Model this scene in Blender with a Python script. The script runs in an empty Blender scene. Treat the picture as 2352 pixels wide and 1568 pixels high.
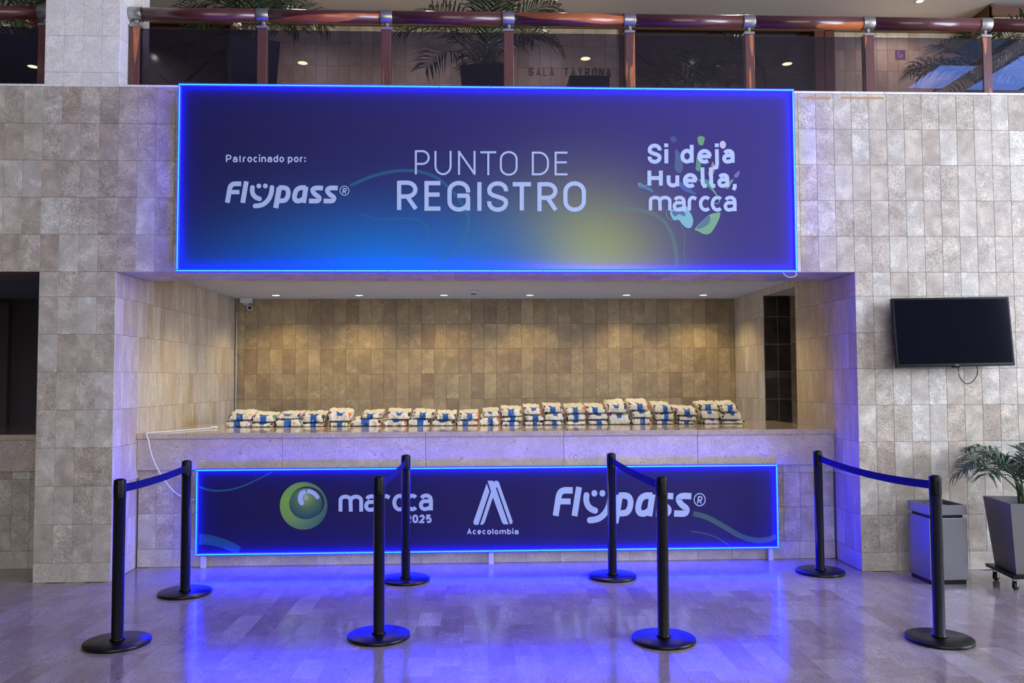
import bpy, bmesh, math, random
from math import sin, cos, pi, radians
from mathutils import Vector, Matrix, noise

random.seed(7)
SC = bpy.context.scene
COL = SC.collection

# ------------------------------------------------------------------ camera
F_PX, CAM = 1888.5, Vector((2.9061, -6.6663, 1.5716))
YAW, PITCH, ROLL = -0.03953, 0.04662, 0.00460
R3 = (Matrix.Rotation(YAW, 3, 'Z') @ Matrix.Rotation(PITCH, 3, 'X') @ Matrix.Rotation(ROLL, 3, 'Y'))
cam_d = bpy.data.cameras.new('camera')
cam = bpy.data.objects.new('camera', cam_d)
COL.objects.link(cam)
right, fwd, up_ = R3.col[0], R3.col[1], R3.col[2]
M = Matrix.Identity(4)
for i in range(3):
    M[i][0], M[i][1], M[i][2], M[i][3] = right[i], up_[i], -fwd[i], CAM[i]
cam.matrix_world = M
cam_d.sensor_fit = 'HORIZONTAL'
cam_d.sensor_width = 36
cam_d.lens = F_PX / 2352 * 36
cam_d.clip_start = 0.05
SC.camera = cam


def at(u, v, Y):
    """the point of the vertical plane y = Y seen at photo position (u, v)"""
    d = R3 @ Vector(((u - 1176) / F_PX, 1, (784 - v) / F_PX))
    return CAM + d * ((Y - CAM.y) / d.y)


def atz(u, v, Z):
    d = R3 @ Vector(((u - 1176) / F_PX, 1, (784 - v) / F_PX))
    return CAM + d * ((Z - CAM.z) / d.z)


def px(P):
    q = R3.transposed() @ (Vector(P) - CAM)
    return 1176 + F_PX * q.x / q.y, 784 - F_PX * q.z / q.y


# ------------------------------------------------------------------ world, daylight, exposure
world = bpy.data.worlds.new('sky')
SC.world = world
world.use_nodes = True
wb = world.node_tree.nodes['Background']
wb.inputs[0].default_value = (0.42, 0.60, 1.0, 1)
wb.inputs[1].default_value = 1.0


def area(name, loc, target, sx, sy, power, color):
    l = bpy.data.lights.new(name, 'AREA')
    l.shape = 'RECTANGLE'
    l.size, l.size_y, l.energy, l.color = sx, sy, power, color
    o = bpy.data.objects.new(name, l)
    COL.objects.link(o)
    o.location = loc
    o.rotation_euler = (Vector(target) - Vector(loc)).to_track_quat('-Z', 'Y').to_euler()
    return o


# daylight: the glazed entrance behind the camera and the skylight over the right of the lobby
area('daylight_entrance', (5.2, -13.8, 3.4), (5.2, 0, 3.0), 11.0, 5.2, 400, (1.0, 0.955, 0.87))
area('daylight_side', (14.8, -5.2, 3.7), (4.0, -2.0, 2.6), 7.4, 4.6, 1180, (0.74, 0.80, 1.0))
area('daylight_skylight', (10.45, -5.95, 6.47), (10.45, -5.95, 0), 0.60, 1.0, 13, (0.16, 0.34, 1.0))
area('daylight_skylight', (11.65, -5.5, 6.47), (11.65, -5.5, 0), 0.90, 2.0, 40, (0.16, 0.34, 1.0))
SC.view_settings.view_transform = 'Standard'
SC.view_settings.look = 'None'
SC.view_settings.gamma = 1
SC.view_settings.exposure = 0.42
SC.view_settings.use_curve_mapping = False
SC.cycles.use_denoising = True
SC.cycles.max_bounces = 5
SC.cycles.diffuse_bounces = 2
SC.cycles.glossy_bounces = 3
SC.cycles.transparent_max_bounces = 12
SC.cycles.sample_clamp_indirect = 4
SC.cycles.use_adaptive_sampling = True
SC.cycles.adaptive_threshold = 0.05
SC.cycles.caustics_reflective = False
SC.cycles.caustics_refractive = False
NEON_BODY, NEON_CORE = 250.0, 44.0
NICHE_SPOT = 21.0

# ------------------------------------------------------------------ materials
MATS = {}


def srgb(r, g, b):
    f = lambda c: (c / 255 / 12.92) if c <= 10 else ((c / 255 + 0.055) / 1.055) ** 2.4
    return (f(r), f(g), f(b), 1)


def new_mat(name):
    m = bpy.data.materials.new(name)
    m.use_nodes = True
    MATS[name] = m
    return m, m.node_tree.nodes, m.node_tree.links, m.node_tree.nodes['Principled BSDF']


def P(name, col, rough=0.5, metal=0.0, emit=None, estr=0.0, alpha=1.0, coat=0.0, spec=0.5):
    m, n, l, b = new_mat(name)
    if len(col) == 3:
        col = (*col, 1)
    b.inputs['Base Color'].default_value = col
    b.inputs['Roughness'].default_value = rough
    b.inputs['Metallic'].default_value = metal
    b.inputs['Alpha'].default_value = alpha
    b.inputs['Coat Weight'].default_value = coat
    b.inputs['Specular IOR Level'].default_value = spec
    if emit:
        b.inputs['Emission Color'].default_value = (*emit, 1)
        b.inputs['Emission Strength'].default_value = estr
    return m


def ramp(n, stops):
    r = n.new('ShaderNodeValToRGB')
    e = r.color_ramp.elements
    while len(e) < len(stops):
        e.new(0.5)
    for k, (p, c) in enumerate(stops):
        e[k].position = p
        e[k].color = c
    return r


def mixc(n, l, mode, fac, a, b):
    x = n.new('ShaderNodeMix')
    x.data_type = 'RGBA'
    x.blend_type = mode
    for s, v in ((0, fac), (6, a), (7, b)):
        if hasattr(v, 'links'):
            l.new(v, x.inputs[s])
        else:
            x.inputs[s].default_value = v
    return x.outputs[2]


def math_n(n, l, op, a, b=None, c=None, clamp=False):
    x = n.new('ShaderNodeMath')
    x.operation = op
    x.use_clamp = clamp
    for s, v in enumerate((a, b, c)):
        if v is None:
            continue
        if hasattr(v, 'links'):
            l.new(v, x.inputs[s])
        else:
            x.inputs[s].default_value = v
    return x.outputs[0]


def travertine(name, tones, rough=0.38, scale=(1, 1, 1), speck=0.35, vein=0.5, spread=1.0, bump=0.12, coat=0.0):
    """mottled stone; every tile (object) takes its own tone and its own cut of the block"""
    m, n, l, b = new_mat(name)
    tc = n.new('ShaderNodeTexCoord')
    oi = n.new('ShaderNodeObjectInfo')
    mul = n.new('ShaderNodeVectorMath')
    mul.operation = 'SCALE'
    mul.inputs[0].default_value = (31.7, 57.1, 23.3)
    l.new(oi.outputs['Random'], mul.inputs['Scale'])
    add = n.new('ShaderNodeVectorMath')
    add.operation = 'ADD'
    l.new(tc.outputs['Object'], add.inputs[0])
    l.new(mul.outputs[0], add.inputs[1])
    mp = n.new('ShaderNodeMapping')
    mp.inputs['Scale'].default_value = scale
    l.new(add.outputs[0], mp.inputs['Vector'])
    V = mp.outputs[0]

    def nz(sc, det, ro, dist=0.0):
        t = n.new('ShaderNodeTexNoise')
        t.inputs['Scale'].default_value = sc
        t.inputs['Detail'].default_value = det
        t.inputs['Roughness'].default_value = ro
        t.inputs['Distortion'].default_value = dist
        l.new(V, t.inputs['Vector'])
        return t.outputs['Fac']
    big, mid, fine = nz(7, 1, 0.6, 0.6), nz(46, 2.5, 0.75, 1.8), nz(120, 1, 0.75)
    tone = ramp(n, tones)
    l.new(oi.outputs['Random'], tone.inputs[0])
    c1 = ramp(n, [(0.30, (0.72, 0.69, 0.66, 1)), (0.5, (0.95, 0.94, 0.93, 1)), (0.68, (1.28, 1.28, 1.27, 1))])
    l.new(big, c1.inputs[0])
    col = mixc(n, l, 'MULTIPLY', 0.75 * spread, tone.outputs[0], c1.outputs[0])
    c2 = ramp(n, [(0.36, (0.58, 0.52, 0.47, 1)), (0.50, (0.97, 0.96, 0.95, 1)), (0.66, (1.25, 1.25, 1.25, 1))])
    l.new(mid, c2.inputs[0])
    # how strongly a tile is mottled differs from tile to tile
    r2 = math_n(n, l, 'FRACT', math_n(n, l, 'MULTIPLY', oi.outputs['Random'], 17.3))
    amt = math_n(n, l, 'MULTIPLY_ADD', r2, 0.75 * spread, 0.18)
    col = mixc(n, l, 'MULTIPLY', amt, col, c2.outputs[0])
    c3 = ramp(n, [(0.38, (0.62, 0.58, 0.54, 1)), (0.5, (1, 1, 1, 1)), (0.66, (1.1, 1.1, 1.1, 1))])
    l.new(fine, c3.inputs[0])
    col = mixc(n, l, 'MULTIPLY', speck, col, c3.outputs[0])
    rd = math_n(n, l, 'ABSOLUTE', math_n(n, l, 'SUBTRACT', mid, 0.47))
    rm = n.new('ShaderNodeMapRange')
    rm.inputs[1].default_value, rm.inputs[2].default_value = 0.0, 0.03
    rm.inputs[3].default_value, rm.inputs[4].default_value = 0.55 * spread, 0.0
    l.new(rd, rm.inputs[0])
    col = mixc(n, l, 'MULTIPLY', math_n(n, l, 'MULTIPLY', rm.outputs[0], amt), col, (0.52, 0.44, 0.38, 1))
    # thin meandering veins
    vn = nz(9, 2, 0.6, 1.8)
    d = math_n(n, l, 'ABSOLUTE', math_n(n, l, 'SUBTRACT', vn, 0.5))
    vm = n.new('ShaderNodeMapRange')
    vm.inputs[1].default_value, vm.inputs[2].default_value = 0.0, 0.018
    vm.inputs[3].default_value, vm.inputs[4].default_value = vein, 0.0
    l.new(d, vm.inputs[0])
    gate = n.new('ShaderNodeMapRange')
    gate.inputs[1].default_value, gate.inputs[2].default_value = 0.46, 0.56
    l.new(big, gate.inputs[0])
    col = mixc(n, l, 'MULTIPLY', math_n(n, l, 'MULTIPLY', vm.outputs[0], gate.outputs[0]), col, (0.55, 0.42, 0.34, 1))
    l.new(col, b.inputs['Base Color'])
    b.inputs['Roughness'].default_value = rough
    b.inputs['Coat Weight'].default_value = coat
    b.inputs['Coat Roughness'].default_value = 0.12
    if False:
        bp = n.new('ShaderNodeBump')
        bp.inputs['Strength'].default_value = bump
        bp.inputs['Distance'].default_value = 0.004
        l.new(fine, bp.inputs['Height'])
        l.new(bp.outputs[0], b.inputs['Normal'])
    return m


WALL_T = [(0.0, srgb(190, 180, 162)), (0.3, srgb(198, 192, 175)), (0.55, srgb(193, 182, 164)), (0.75, srgb(214, 212, 198)), (0.9, srgb(180, 166, 147)), (1.0, srgb(204, 198, 184))]
travertine('stone_wall', WALL_T)
travertine('stone_side', [(0.0, srgb(206, 194, 172)), (0.4, srgb(214, 204, 182)), (0.7, srgb(196, 178, 152)), (1.0, srgb(216, 208, 194))], scale=(1.9, 0.42, 1), speck=0.3, spread=0.7)
travertine('stone_back', [(0.0, srgb(158, 138, 104)), (0.5, srgb(176, 157, 120)), (1.0, srgb(146, 124, 94))], spread=0.9)
travertine('stone_pillar', [(0.0, srgb(246, 242, 232)), (0.6, srgb(250, 247, 239)), (1.0, srgb(240, 234, 226))], spread=0.4)
travertine('stone_base', [(0.0, srgb(200, 192, 176)), (1.0, srgb(212, 204, 190))], spread=0.6)
travertine('stone_slab', [(0.0, srgb(198, 184, 170)), (1.0, srgb(206, 194, 180))], scale=(0.9, 0.6, 0.9), rough=0.2, spread=0.5, vein=0.8)
travertine('stone_top', [(0.0, srgb(196, 178, 150)), (1.0, srgb(204, 186, 158))], scale=(0.8, 0.5, 0.8), rough=0.08, spread=0.5, bump=0)
travertine('stone_floor', [(0.0, srgb(154, 143, 135)), (0.4, srgb(168, 159, 151)), (0.75, srgb(146, 131, 122)), (1.0, srgb(180, 172, 165))], scale=(1.2, 0.55, 1), rough=0.13, spread=0.6, speck=0.3, vein=0.8, bump=0.02)
MATS['stone_floor'].node_tree.nodes['Principled BSDF'].inputs['Specular IOR Level'].default_value = 0.75
travertine('stone_gallery', [(0.0, srgb(176, 158, 128)), (0.5, srgb(190, 174, 144)), (1.0, srgb(166, 146, 118))], spread=0.6)
P('grout', srgb(148, 134, 122), 0.9)
P('grout_floor', srgb(140, 128, 118), 0.5)
P('plaster', srgb(196, 188, 180), 0.85)
P('ceiling_paint', srgb(196, 190, 184), 0.9)
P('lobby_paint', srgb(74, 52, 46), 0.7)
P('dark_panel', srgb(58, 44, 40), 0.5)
P('dark_trim', srgb(92, 62, 40), 0.5)
P('black_metal', srgb(4, 4, 6), 0.22, 0.0, spec=0.35)
P('black_base', srgb(8, 8, 11), 0.32, spec=0.35)
P('black_plastic', srgb(5, 5, 7), 0.4, spec=0.25)
P('belt_blue', srgb(8, 8, 82), 0.8, spec=0.2)
P('steel', srgb(168, 166, 160), 0.32, 0.9)
P('brushed', srgb(142, 140, 142), 0.32, 0.85)
P('white_paint', srgb(225, 225, 225), 0.5)
P('white_plastic', srgb(220, 222, 220), 0.4)
P('lens_black', srgb(10, 10, 12), 0.1)
P('lamp_warm', (1, 0.86, 0.62), 0.4, emit=(1.0, 0.84, 0.50), estr=25.0)
P('lamp_white', (1, 0.95, 0.85), 0.4, emit=(1.0, 0.93, 0.80), estr=12.0)
P('neon_body', (0.0, 0.0, 0.5), 0.5, emit=(0.0, 0.0, 1.0), estr=NEON_BODY)
P('neon_core', (0.1, 0.3, 0.9), 0.5, emit=(0.0007, 0.0105, 1.0), estr=NEON_CORE)
P('neon_joint', (0.0, 0.0, 0.25), 0.5, emit=(0.0, 0.02, 1.0), estr=1.2)
P('shield_grey', srgb(120, 120, 130), 0.6)
P('frame_white', srgb(205, 205, 215), 0.4)
P('print_white', srgb(186, 204, 240), 0.6, spec=0.2)
P('planter_grey', srgb(112, 108, 106), 0.55)
P('planter_dark', srgb(40, 42, 50), 0.5)
P('soil', srgb(46, 36, 28), 0.95)
P('stem_green', srgb(70, 92, 46), 0.6)
P('cable_white', srgb(230, 230, 232), 0.45)
P('cable_black', srgb(12, 12, 14), 0.4)
P('screen', (0.006, 0.006, 0.011), 0.06, spec=0.35)
P('tv_case', srgb(5, 5, 7), 0.3, spec=0.2)
P('print_black', srgb(24, 24, 26), 0.6)
P('bag_blue', srgb(16, 92, 178), 0.5)
P('bag_purple', srgb(116, 70, 132), 0.5)
P('bag_orange', srgb(226, 118, 44), 0.5)
P('bag_yellow', srgb(214, 200, 66), 0.5)
P('bag_green', srgb(96, 150, 96), 0.5)
P('bag_dark', srgb(34, 26, 32), 0.6)
P('sign_purple', srgb(92, 52, 96), 0.5)
P('letter_metal', srgb(66, 52, 40), 0.35, 0.6)
P('black_wheel', srgb(20, 20, 20), 0.6)


def leaf_mat(name, c1, c2):
    m, n, l, b = new_mat(name)
    oi = n.new('ShaderNodeTexCoord')
    t = n.new('ShaderNodeTexNoise')
    t.inputs['Scale'].default_value = 5
    l.new(oi.outputs['Object'], t.inputs['Vector'])
    r = ramp(n, [(0.35, c1), (0.65, c2)])
    l.new(t.outputs[0], r.inputs[0])
    l.new(r.outputs[0], b.inputs['Base Color'])
    b.inputs['Roughness'].default_value = 0.45


leaf_mat('palm_leaf', srgb(34, 62, 36), srgb(66, 92, 58))
leaf_mat('palm_dark', srgb(26, 46, 32), srgb(50, 74, 44))


def wood(name, dark, lite, thr, axis_scale, rough=0.22):
    """polished tropical hardwood: dark red heart, orange sapwood flashes, fine grain"""
    m, n, l, b = new_mat(name)
    tc = n.new('ShaderNodeTexCoord')
    oi = n.new('ShaderNodeObjectInfo')
    mul = n.new('ShaderNodeVectorMath')
    mul.operation = 'SCALE'
    mul.inputs[0].default_value = (17.3, 9.1, 13.7)
    l.new(oi.outputs['Random'], mul.inputs['Scale'])
    add = n.new('ShaderNodeVectorMath')
    l.new(tc.outputs['Object'], add.inputs[0])
    l.new(mul.outputs[0], add.inputs[1])
    mp = n.new('ShaderNodeMapping')
    mp.inputs['Scale'].default_value = axis_scale
    l.new(add.outputs[0], mp.inputs[0])
    t1 = n.new('ShaderNodeTexNoise')
    t1.inputs['Scale'].default_value = 1.0
    t1.inputs['Detail'].default_value = 1.0
    l.new(mp.outputs[0], t1.inputs['Vector'])
    t2 = n.new('ShaderNodeTexNoise')
    t2.inputs['Scale'].default_value = 9.0
    t2.inputs['Detail'].default_value = 5
    l.new(mp.outputs[0], t2.inputs['Vector'])
    r1 = ramp(n, [(thr, (0, 0, 0, 1)), (thr + 0.015, (1, 1, 1, 1))])
    l.new(t1.outputs[0], r1.inputs[0])
    col = mixc(n, l, 'MIX', r1.outputs[0], dark, lite)
    r2 = ramp(n, [(0.3, (0.6, 0.6, 0.6, 1)), (0.7, (1.25, 1.25, 1.25, 1))])
    l.new(t2.outputs[0], r2.inputs[0])
    col = mixc(n, l, 'MULTIPLY', 0.7, col, r2.outputs[0])
    l.new(col, b.inputs['Base Color'])
    b.inputs['Roughness'].default_value = rough
    b.inputs['Coat Weight'].default_value = 0.3
    b.inputs['Coat Roughness'].default_value = 0.1


wood('wood_rail', srgb(86, 42, 37), srgb(180, 98, 50), 0.57, (1.1, 9, 9), 0.28)
wood('wood_post', srgb(94, 50, 42), srgb(180, 108, 62), 0.60, (16, 16, 1.4), 0.5)
wood('wood_frame', srgb(94, 42, 30), srgb(104, 50, 34), 0.6, (12, 12, 1), 0.35)
wood('wood_door', srgb(54, 36, 32), srgb(82, 52, 44), 0.55, (3, 3, 14), 0.4)

# tinted balustrade glass: a thin pane, part of the light passes, part is mirrored
m, n, l, b = new_mat('tinted_glass')
n.remove(b)
tr = n.new('ShaderNodeBsdfTransparent')
tr.inputs[0].default_value = (0.44, 0.42, 0.52, 1)
gl = n.new('ShaderNodeBsdfGlossy')
gl.inputs['Roughness'].default_value = 0.0
fr = n.new('ShaderNodeFresnel')
fr.inputs[0].default_value = 1.45
mx = n.new('ShaderNodeMixShader')
l.new(fr.outputs[0], mx.inputs[0])
l.new(tr.outputs[0], mx.inputs[1])
l.new(gl.outputs[0], mx.inputs[2])
l.new(mx.outputs[0], n['Material Output'].inputs[0])

# bag plastic, faint crumple
m, n, l, b = new_mat('bag_white')
b.inputs['Base Color'].default_value = srgb(236, 231, 212)
b.inputs['Roughness'].default_value = 0.42
tc = n.new('ShaderNodeTexCoord')
t = n.new('ShaderNodeTexNoise')
t.inputs['Scale'].default_value = 26
t.inputs['Detail'].default_value = 3
t.inputs['Distortion'].default_value = 1.5
l.new(tc.outputs['Object'], t.inputs['Vector'])
bp = n.new('ShaderNodeBump')
bp.inputs['Strength'].default_value = 0.5
bp.inputs['Distance'].default_value = 0.012
l.new(t.outputs[0], bp.inputs['Height'])
l.new(bp.outputs[0], b.inputs['Normal'])

# floor beyond the tiles that are built one by one
m, n, l, b = new_mat('floor_far')
tc = n.new('ShaderNodeTexCoord')
mp = n.new('ShaderNodeMapping')
mp.inputs['Rotation'].default_value = (0, 0, pi / 2)
l.new(tc.outputs['Object'], mp.inputs[0])
br = n.new('ShaderNodeTexBrick')
br.inputs['Scale'].default_value = 1.0
br.inputs['Brick Width'].default_value = 0.30
br.inputs['Row Height'].default_value = 0.15
br.inputs['Mortar Size'].default_value = 0.0015
br.inputs['Color1'].default_value = srgb(156, 146, 139)
br.inputs['Color2'].default_value = srgb(146, 133, 126)
br.inputs['Mortar'].default_value = srgb(140, 130, 122)
l.new(mp.outputs[0], br.inputs['Vector'])
l.new(br.outputs[0], b.inputs['Base Color'])
b.inputs['Roughness'].default_value = 0.13


def banner_print(name, stops):
    """flat printed ground: colour patches as (x, z, rx, rz, colour, amount) over a left-to-right ground tone"""
    m, n, l, b = new_mat(name)
    tc = n.new('ShaderNodeTexCoord')
    sp = n.new('ShaderNodeSeparateXYZ')
    l.new(tc.outputs['Object'], sp.inputs[0])
    (x0, c0, x1, c1), patches = stops
    mr = n.new('ShaderNodeMapRange')
    mr.inputs[1].default_value, mr.inputs[2].default_value = x0, x1
    l.new(sp.outputs[0], mr.inputs[0])
    col = mixc(n, l, 'MIX', mr.outputs[0], c0, c1)
    for (cx, cz, rx, rz, c, k) in patches:
        dx = math_n(n, l, 'DIVIDE', math_n(n, l, 'SUBTRACT', sp.outputs[0], cx), rx)
        dz = math_n(n, l, 'DIVIDE', math_n(n, l, 'SUBTRACT', sp.outputs[2], cz), rz)
        d2 = math_n(n, l, 'ADD', math_n(n, l, 'MULTIPLY', dx, dx), math_n(n, l, 'MULTIPLY', dz, dz))
        g = math_n(n, l, 'MULTIPLY', math_n(n, l, 'EXPONENT', math_n(n, l, 'MULTIPLY', d2, -1.0)), k)
        col = mixc(n, l, 'MIX', g, col, c)
    l.new(col, b.inputs['Base Color'])
    b.inputs['Roughness'].default_value = 0.6
    b.inputs['Specular IOR Level'].default_value = 0.15


banner_print('banner_upper_print', ((0.5, srgb(33, 30, 80), 4.6, srgb(62, 54, 122)), [
    (3.75, 2.46, 0.64, 0.60, srgb(172, 178, 98), 0.96),
    (3.05, 2.50, 0.55, 0.50, srgb(44, 112, 150), 0.60),
    (2.05, 2.34, 1.05, 0.52, srgb(16, 138, 226), 0.98),
    (1.15, 2.38, 0.70, 0.26, srgb(16, 92, 176), 0.6)]))
banner_print('banner_lower_print', ((0.5, srgb(30, 26, 74), 5.5, srgb(48, 42, 94)), []))


def radial(name, cx, cz, r, stops):
    m, n, l, b = new_mat(name)
    tc = n.new('ShaderNodeTexCoord')
    sp = n.new('ShaderNodeSeparateXYZ')
    l.new(tc.outputs['Object'], sp.inputs[0])
    dx = math_n(n, l, 'DIVIDE', math_n(n, l, 'SUBTRACT', sp.outputs[0], cx), r)
    dz = math_n(n, l, 'DIVIDE', math_n(n, l, 'SUBTRACT', sp.outputs[2], cz), r)
    d = math_n(n, l, 'SQRT', math_n(n, l, 'ADD', math_n(n, l, 'MULTIPLY', dx, dx), math_n(n, l, 'MULTIPLY', dz, dz)))
    rr = ramp(n, stops)
    l.new(d, rr.inputs[0])
    l.new(rr.outputs[0], b.inputs['Base Color'])
    b.inputs['Roughness'].default_value = 0.55


for k in ('lamp_warm', 'lamp_white', 'neon_core', 'neon_joint'):
    MATS[k].cycles.emission_sampling = 'NONE'

# ------------------------------------------------------------------ mesh helpers
class MB:
    def __init__(self):
        self.v, self.f, self.smooth = [], [], set()

    def add(self, vs, fs, smooth=False):
        o = len(self.v)
        self.v += [tuple(p) for p in vs]
        for f in fs:
            if smooth:
                self.smooth.add(len(self.f))
            self.f.append(tuple(i + o for i in f))
        return self

    def box(self, x0, x1, y0, y1, z0, z1, M=None):
        vs = [Vector((x, y, z)) for z in (z0, z1) for y in (y0, y1) for x in (x0, x1)]
        if M is not None:
            vs = [M @ p for p in vs]
        return self.add(vs, [(0, 2, 3, 1), (4, 5, 7, 6), (0, 1, 5, 4), (2, 6, 7, 3), (0, 4, 6, 2), (1, 3, 7, 5)])

    def prism(self, lo, hi):
        """side walls and caps between two rings of equal length"""
        k = len(lo)
        fs = [(i, (i + 1) % k, k + (i + 1) % k, k + i) for i in range(k)]
        return self.add(list(lo) + list(hi), fs + [tuple(range(k))[::-1], tuple(range(k, 2 * k))])

    def lathe(self, prof, cx=0, cy=0, n=32, smooth=True, M=None, caps=True):
        vs, fs = [], []
        for r, z in prof:
            for k in range(n):
                a = 2 * pi * k / n
                p = Vector((cx + r * cos(a), cy + r * sin(a), z))
                vs.append(M @ p if M is not None else p)
        for j in range(len(prof) - 1):
            for k in range(n):
                fs.append((j * n + k, j * n + (k + 1) % n, (j + 1) * n + (k + 1) % n, (j + 1) * n + k))
        self.add(vs, fs, smooth)
        o = len(self.v) - len(vs)
        if caps and prof[0][0] > 1e-5:
            self.f.append(tuple(o + k for k in range(n))[::-1])
        if caps and prof[-1][0] > 1e-5:
            self.f.append(tuple(o + (len(prof) - 1) * n + k for k in range(n)))
        return self

    def tube(self, pts, r, n=8, smooth=True):
        pts = [Vector(p) for p in pts]
        vs, fs = [], []
        ref = Vector((0, 0, 1))
        for i, p in enumerate(pts):
            d = (pts[min(i + 1, len(pts) - 1)] - pts[max(i - 1, 0)]).normalized()
            a = d.cross(ref)
            if a.length < 1e-3:
                a = d.cross(Vector((0, 1, 0)))
            a.normalize()
            bb = a.cross(d)
            rr = r[i] if isinstance(r, (list, tuple)) else r
            for k in range(n):
                t = 2 * pi * k / n
                vs.append(p + (a * cos(t) + bb * sin(t)) * rr)
        for i in range(len(pts) - 1):
            for k in range(n):
                fs.append((i * n + k, i * n + (k + 1) % n, (i + 1) * n + (k + 1) % n, (i + 1) * n + k))
        self.add(vs, fs, smooth)
        o = len(self.v) - len(vs)
        self.f.append(tuple(o + k for k in range(n)))
        self.f.append(tuple(o + (len(pts) - 1) * n + k for k in range(n))[::-1])
        return self

    def mesh(self, name, mat):
        me = bpy.data.meshes.new(name)
        me.from_pydata(self.v, [], self.f)
        bm = bmesh.new()
        bm.from_mesh(me)
        bmesh.ops.recalc_face_normals(bm, faces=bm.faces)
        bm.to_mesh(me)
        bm.free()
        for i in self.smooth:
            me.polygons[i].use_smooth = True
        me.materials.append(MATS[mat])
        return me

    def build(self, name, mat, parent=None):
        return obj(name, self.mesh(name, mat), parent)


def obj(name, me, parent=None):
    o = bpy.data.objects.new(name, me)
    COL.objects.link(o)
    if parent is not None:
        o.parent = parent
    return o


def tag(o, label=None, cat=None, group=None, kind=None):
    if label:
        o['label'] = label
    if cat:
        o['category'] = cat
    if group:
        o['group'] = group
    if kind:
        o['kind'] = kind
    return o


def thing(name, label, cat, loc=(0, 0, 0), rz=0, group=None):
    o = bpy.data.objects.new(name, None)
    o.empty_display_size = 0.1
    COL.objects.link(o)
    o.location = loc
    o.rotation_euler = (0, 0, rz)
    return tag(o, label, cat, group)


def copy_tree(o, parent=None):
    c = o.copy()
    COL.objects.link(c)
    c.parent = parent
    for ch in list(o.children):
        copy_tree(ch, c)
    return c


def bevel_box(name, x0, x1, y0, y1, z0, z1, mat, parent=None, w=0.004, seg=2, M=None):
    bm = bmesh.new()
    vs = [bm.verts.new((x, y, z)) for z in (z0, z1) for y in (y0, y1) for x in (x0, x1)]
    for f in [(0, 2, 3, 1), (4, 5, 7, 6), (0, 1, 5, 4), (2, 6, 7, 3), (0, 4, 6, 2), (1, 3, 7, 5)]:
        bm.faces.new([vs[i] for i in f])
    bmesh.ops.bevel(bm, geom=list(bm.edges), offset=w, segments=seg, affect='EDGES', profile=0.5)
    bmesh.ops.recalc_face_normals(bm, faces=bm.faces)
    if M is not None:
        bmesh.ops.transform(bm, matrix=M, verts=bm.verts)
    me = bpy.data.meshes.new(name)
    bm.to_mesh(me)
    bm.free()
    me.materials.append(MATS[mat])
    return obj(name, me, parent)


def smooth_path(pts, n=6, closed=False):
    """Catmull-Rom through 2-D or 3-D points"""
    pts = [Vector(p) for p in pts]
    k = len(pts)
    out = []
    for i in range(k if closed else k - 1):
        g = (lambda j: pts[j % k]) if closed else (lambda j: pts[max(0, min(k - 1, j))])
        p0, p1, p2, p3 = g(i - 1), g(i), g(i + 1), g(i + 2)
        for s in range(n):
            t = s / n
            out.append(0.5 * ((2 * p1) + (p2 - p0) * t + (2 * p0 - 5 * p1 + 4 * p2 - p3) * t * t + (3 * p1 - p0 - 3 * p2 + p3) * t ** 3))
    if not closed:
        out.append(pts[-1])
    return out


# ------------------------------------------------------------------ stone tiles
TILE_T, GAP = 0.008, 0.0018
_tile_cache = {}


def tile_mesh(w, h, mat, t=TILE_T):
    key = (round(w, 3), round(h, 3), mat, t)
    if key not in _tile_cache:
        g, c = (GAP / 2, 0.0012) if t > 0.004 else (0.0004, 0.0)
        # a slab with an eased front edge
        lo = [(g, g, 0), (w - g, g, 0), (w - g, h - g, 0), (g, h - g, 0)]
        mid = [(x, y, t - c) for x, y, _ in lo]
        hi = [(g + c, g + c, t), (w - g - c, g + c, t), (w - g - c, h - g - c, t), (g + c, h - g - c, t)]
        fs = [(i, (i + 1) % 4, 4 + (i + 1) % 4, 4 + i) for i in range(4)] + [(4 + i, 4 + (i + 1) % 4, 8 + (i + 1) % 4, 8 + i) for i in range(4)] + [(8, 9, 10, 11)]
        me = bpy.data.meshes.new('tile')
        me.from_pydata(lo + mid + hi, [], fs)
        me.materials.append(MATS[mat])
        _tile_cache[key] = me
    return _tile_cache[key]


def basis(o, u, v):
    u, v = Vector(u), Vector(v)
    nn = u.cross(v)
    m = Matrix.Identity(4)
    for i in range(3):
        m[i][0], m[i][1], m[i][2], m[i][3] = u[i], v[i], nn[i], o[i]
    return m


def tiles(parent, origin, u, v, us, vs, mat, skip=None, name='tile', t=TILE_T):
    """tiles between the joint lines us x vs on the plane through origin; faces end t in front of it"""
    origin, u, v = Vector(origin), Vector(u), Vector(v)
    for a, b_ in zip(us[:-1], us[1:]):
        for c, d in zip(vs[:-1], vs[1:]):
            if skip and skip((a + b_) / 2, (c + d) / 2):
                continue
            o = bpy.data.objects.new(name, tile_mesh(b_ - a, d - c, mat, t))
            COL.objects.link(o)
            o.parent = parent
            o.matrix_local = basis(origin + u * a + v * c, u, v)


def steps(a, b_, s):
    n_ = max(1, int(round((b_ - a) / s)))
    out = [a + s * k for k in range(int((b_ - a) / s + 1e-6) + 1)]
    if b_ - out[-1] > 0.03:
        out.append(b_)
    else:
        out[-1] = b_
    return out


def rsteps(a, b_, s):
    return [a + b_ - q for q in steps(a, b_, s)][::-1]


W, D = 6.017, 3.233          # niche width and depth
TS = TILE_T
ROWS = [0.15, 0.45, 0.75, 1.05, 1.35, 1.65, 1.95, 2.25, 2.45]
UP = [2.45, 2.75, 3.05, 3.35, 3.65, 3.95]
XV, ZV, YV = (1, 0, 0), (0, 0, 1), (0, 1, 0)


def structure(name, mb, mat, label, cat, parent=None):
    return tag(mb.build(name, mat, parent), label, cat, kind='structure')


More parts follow.
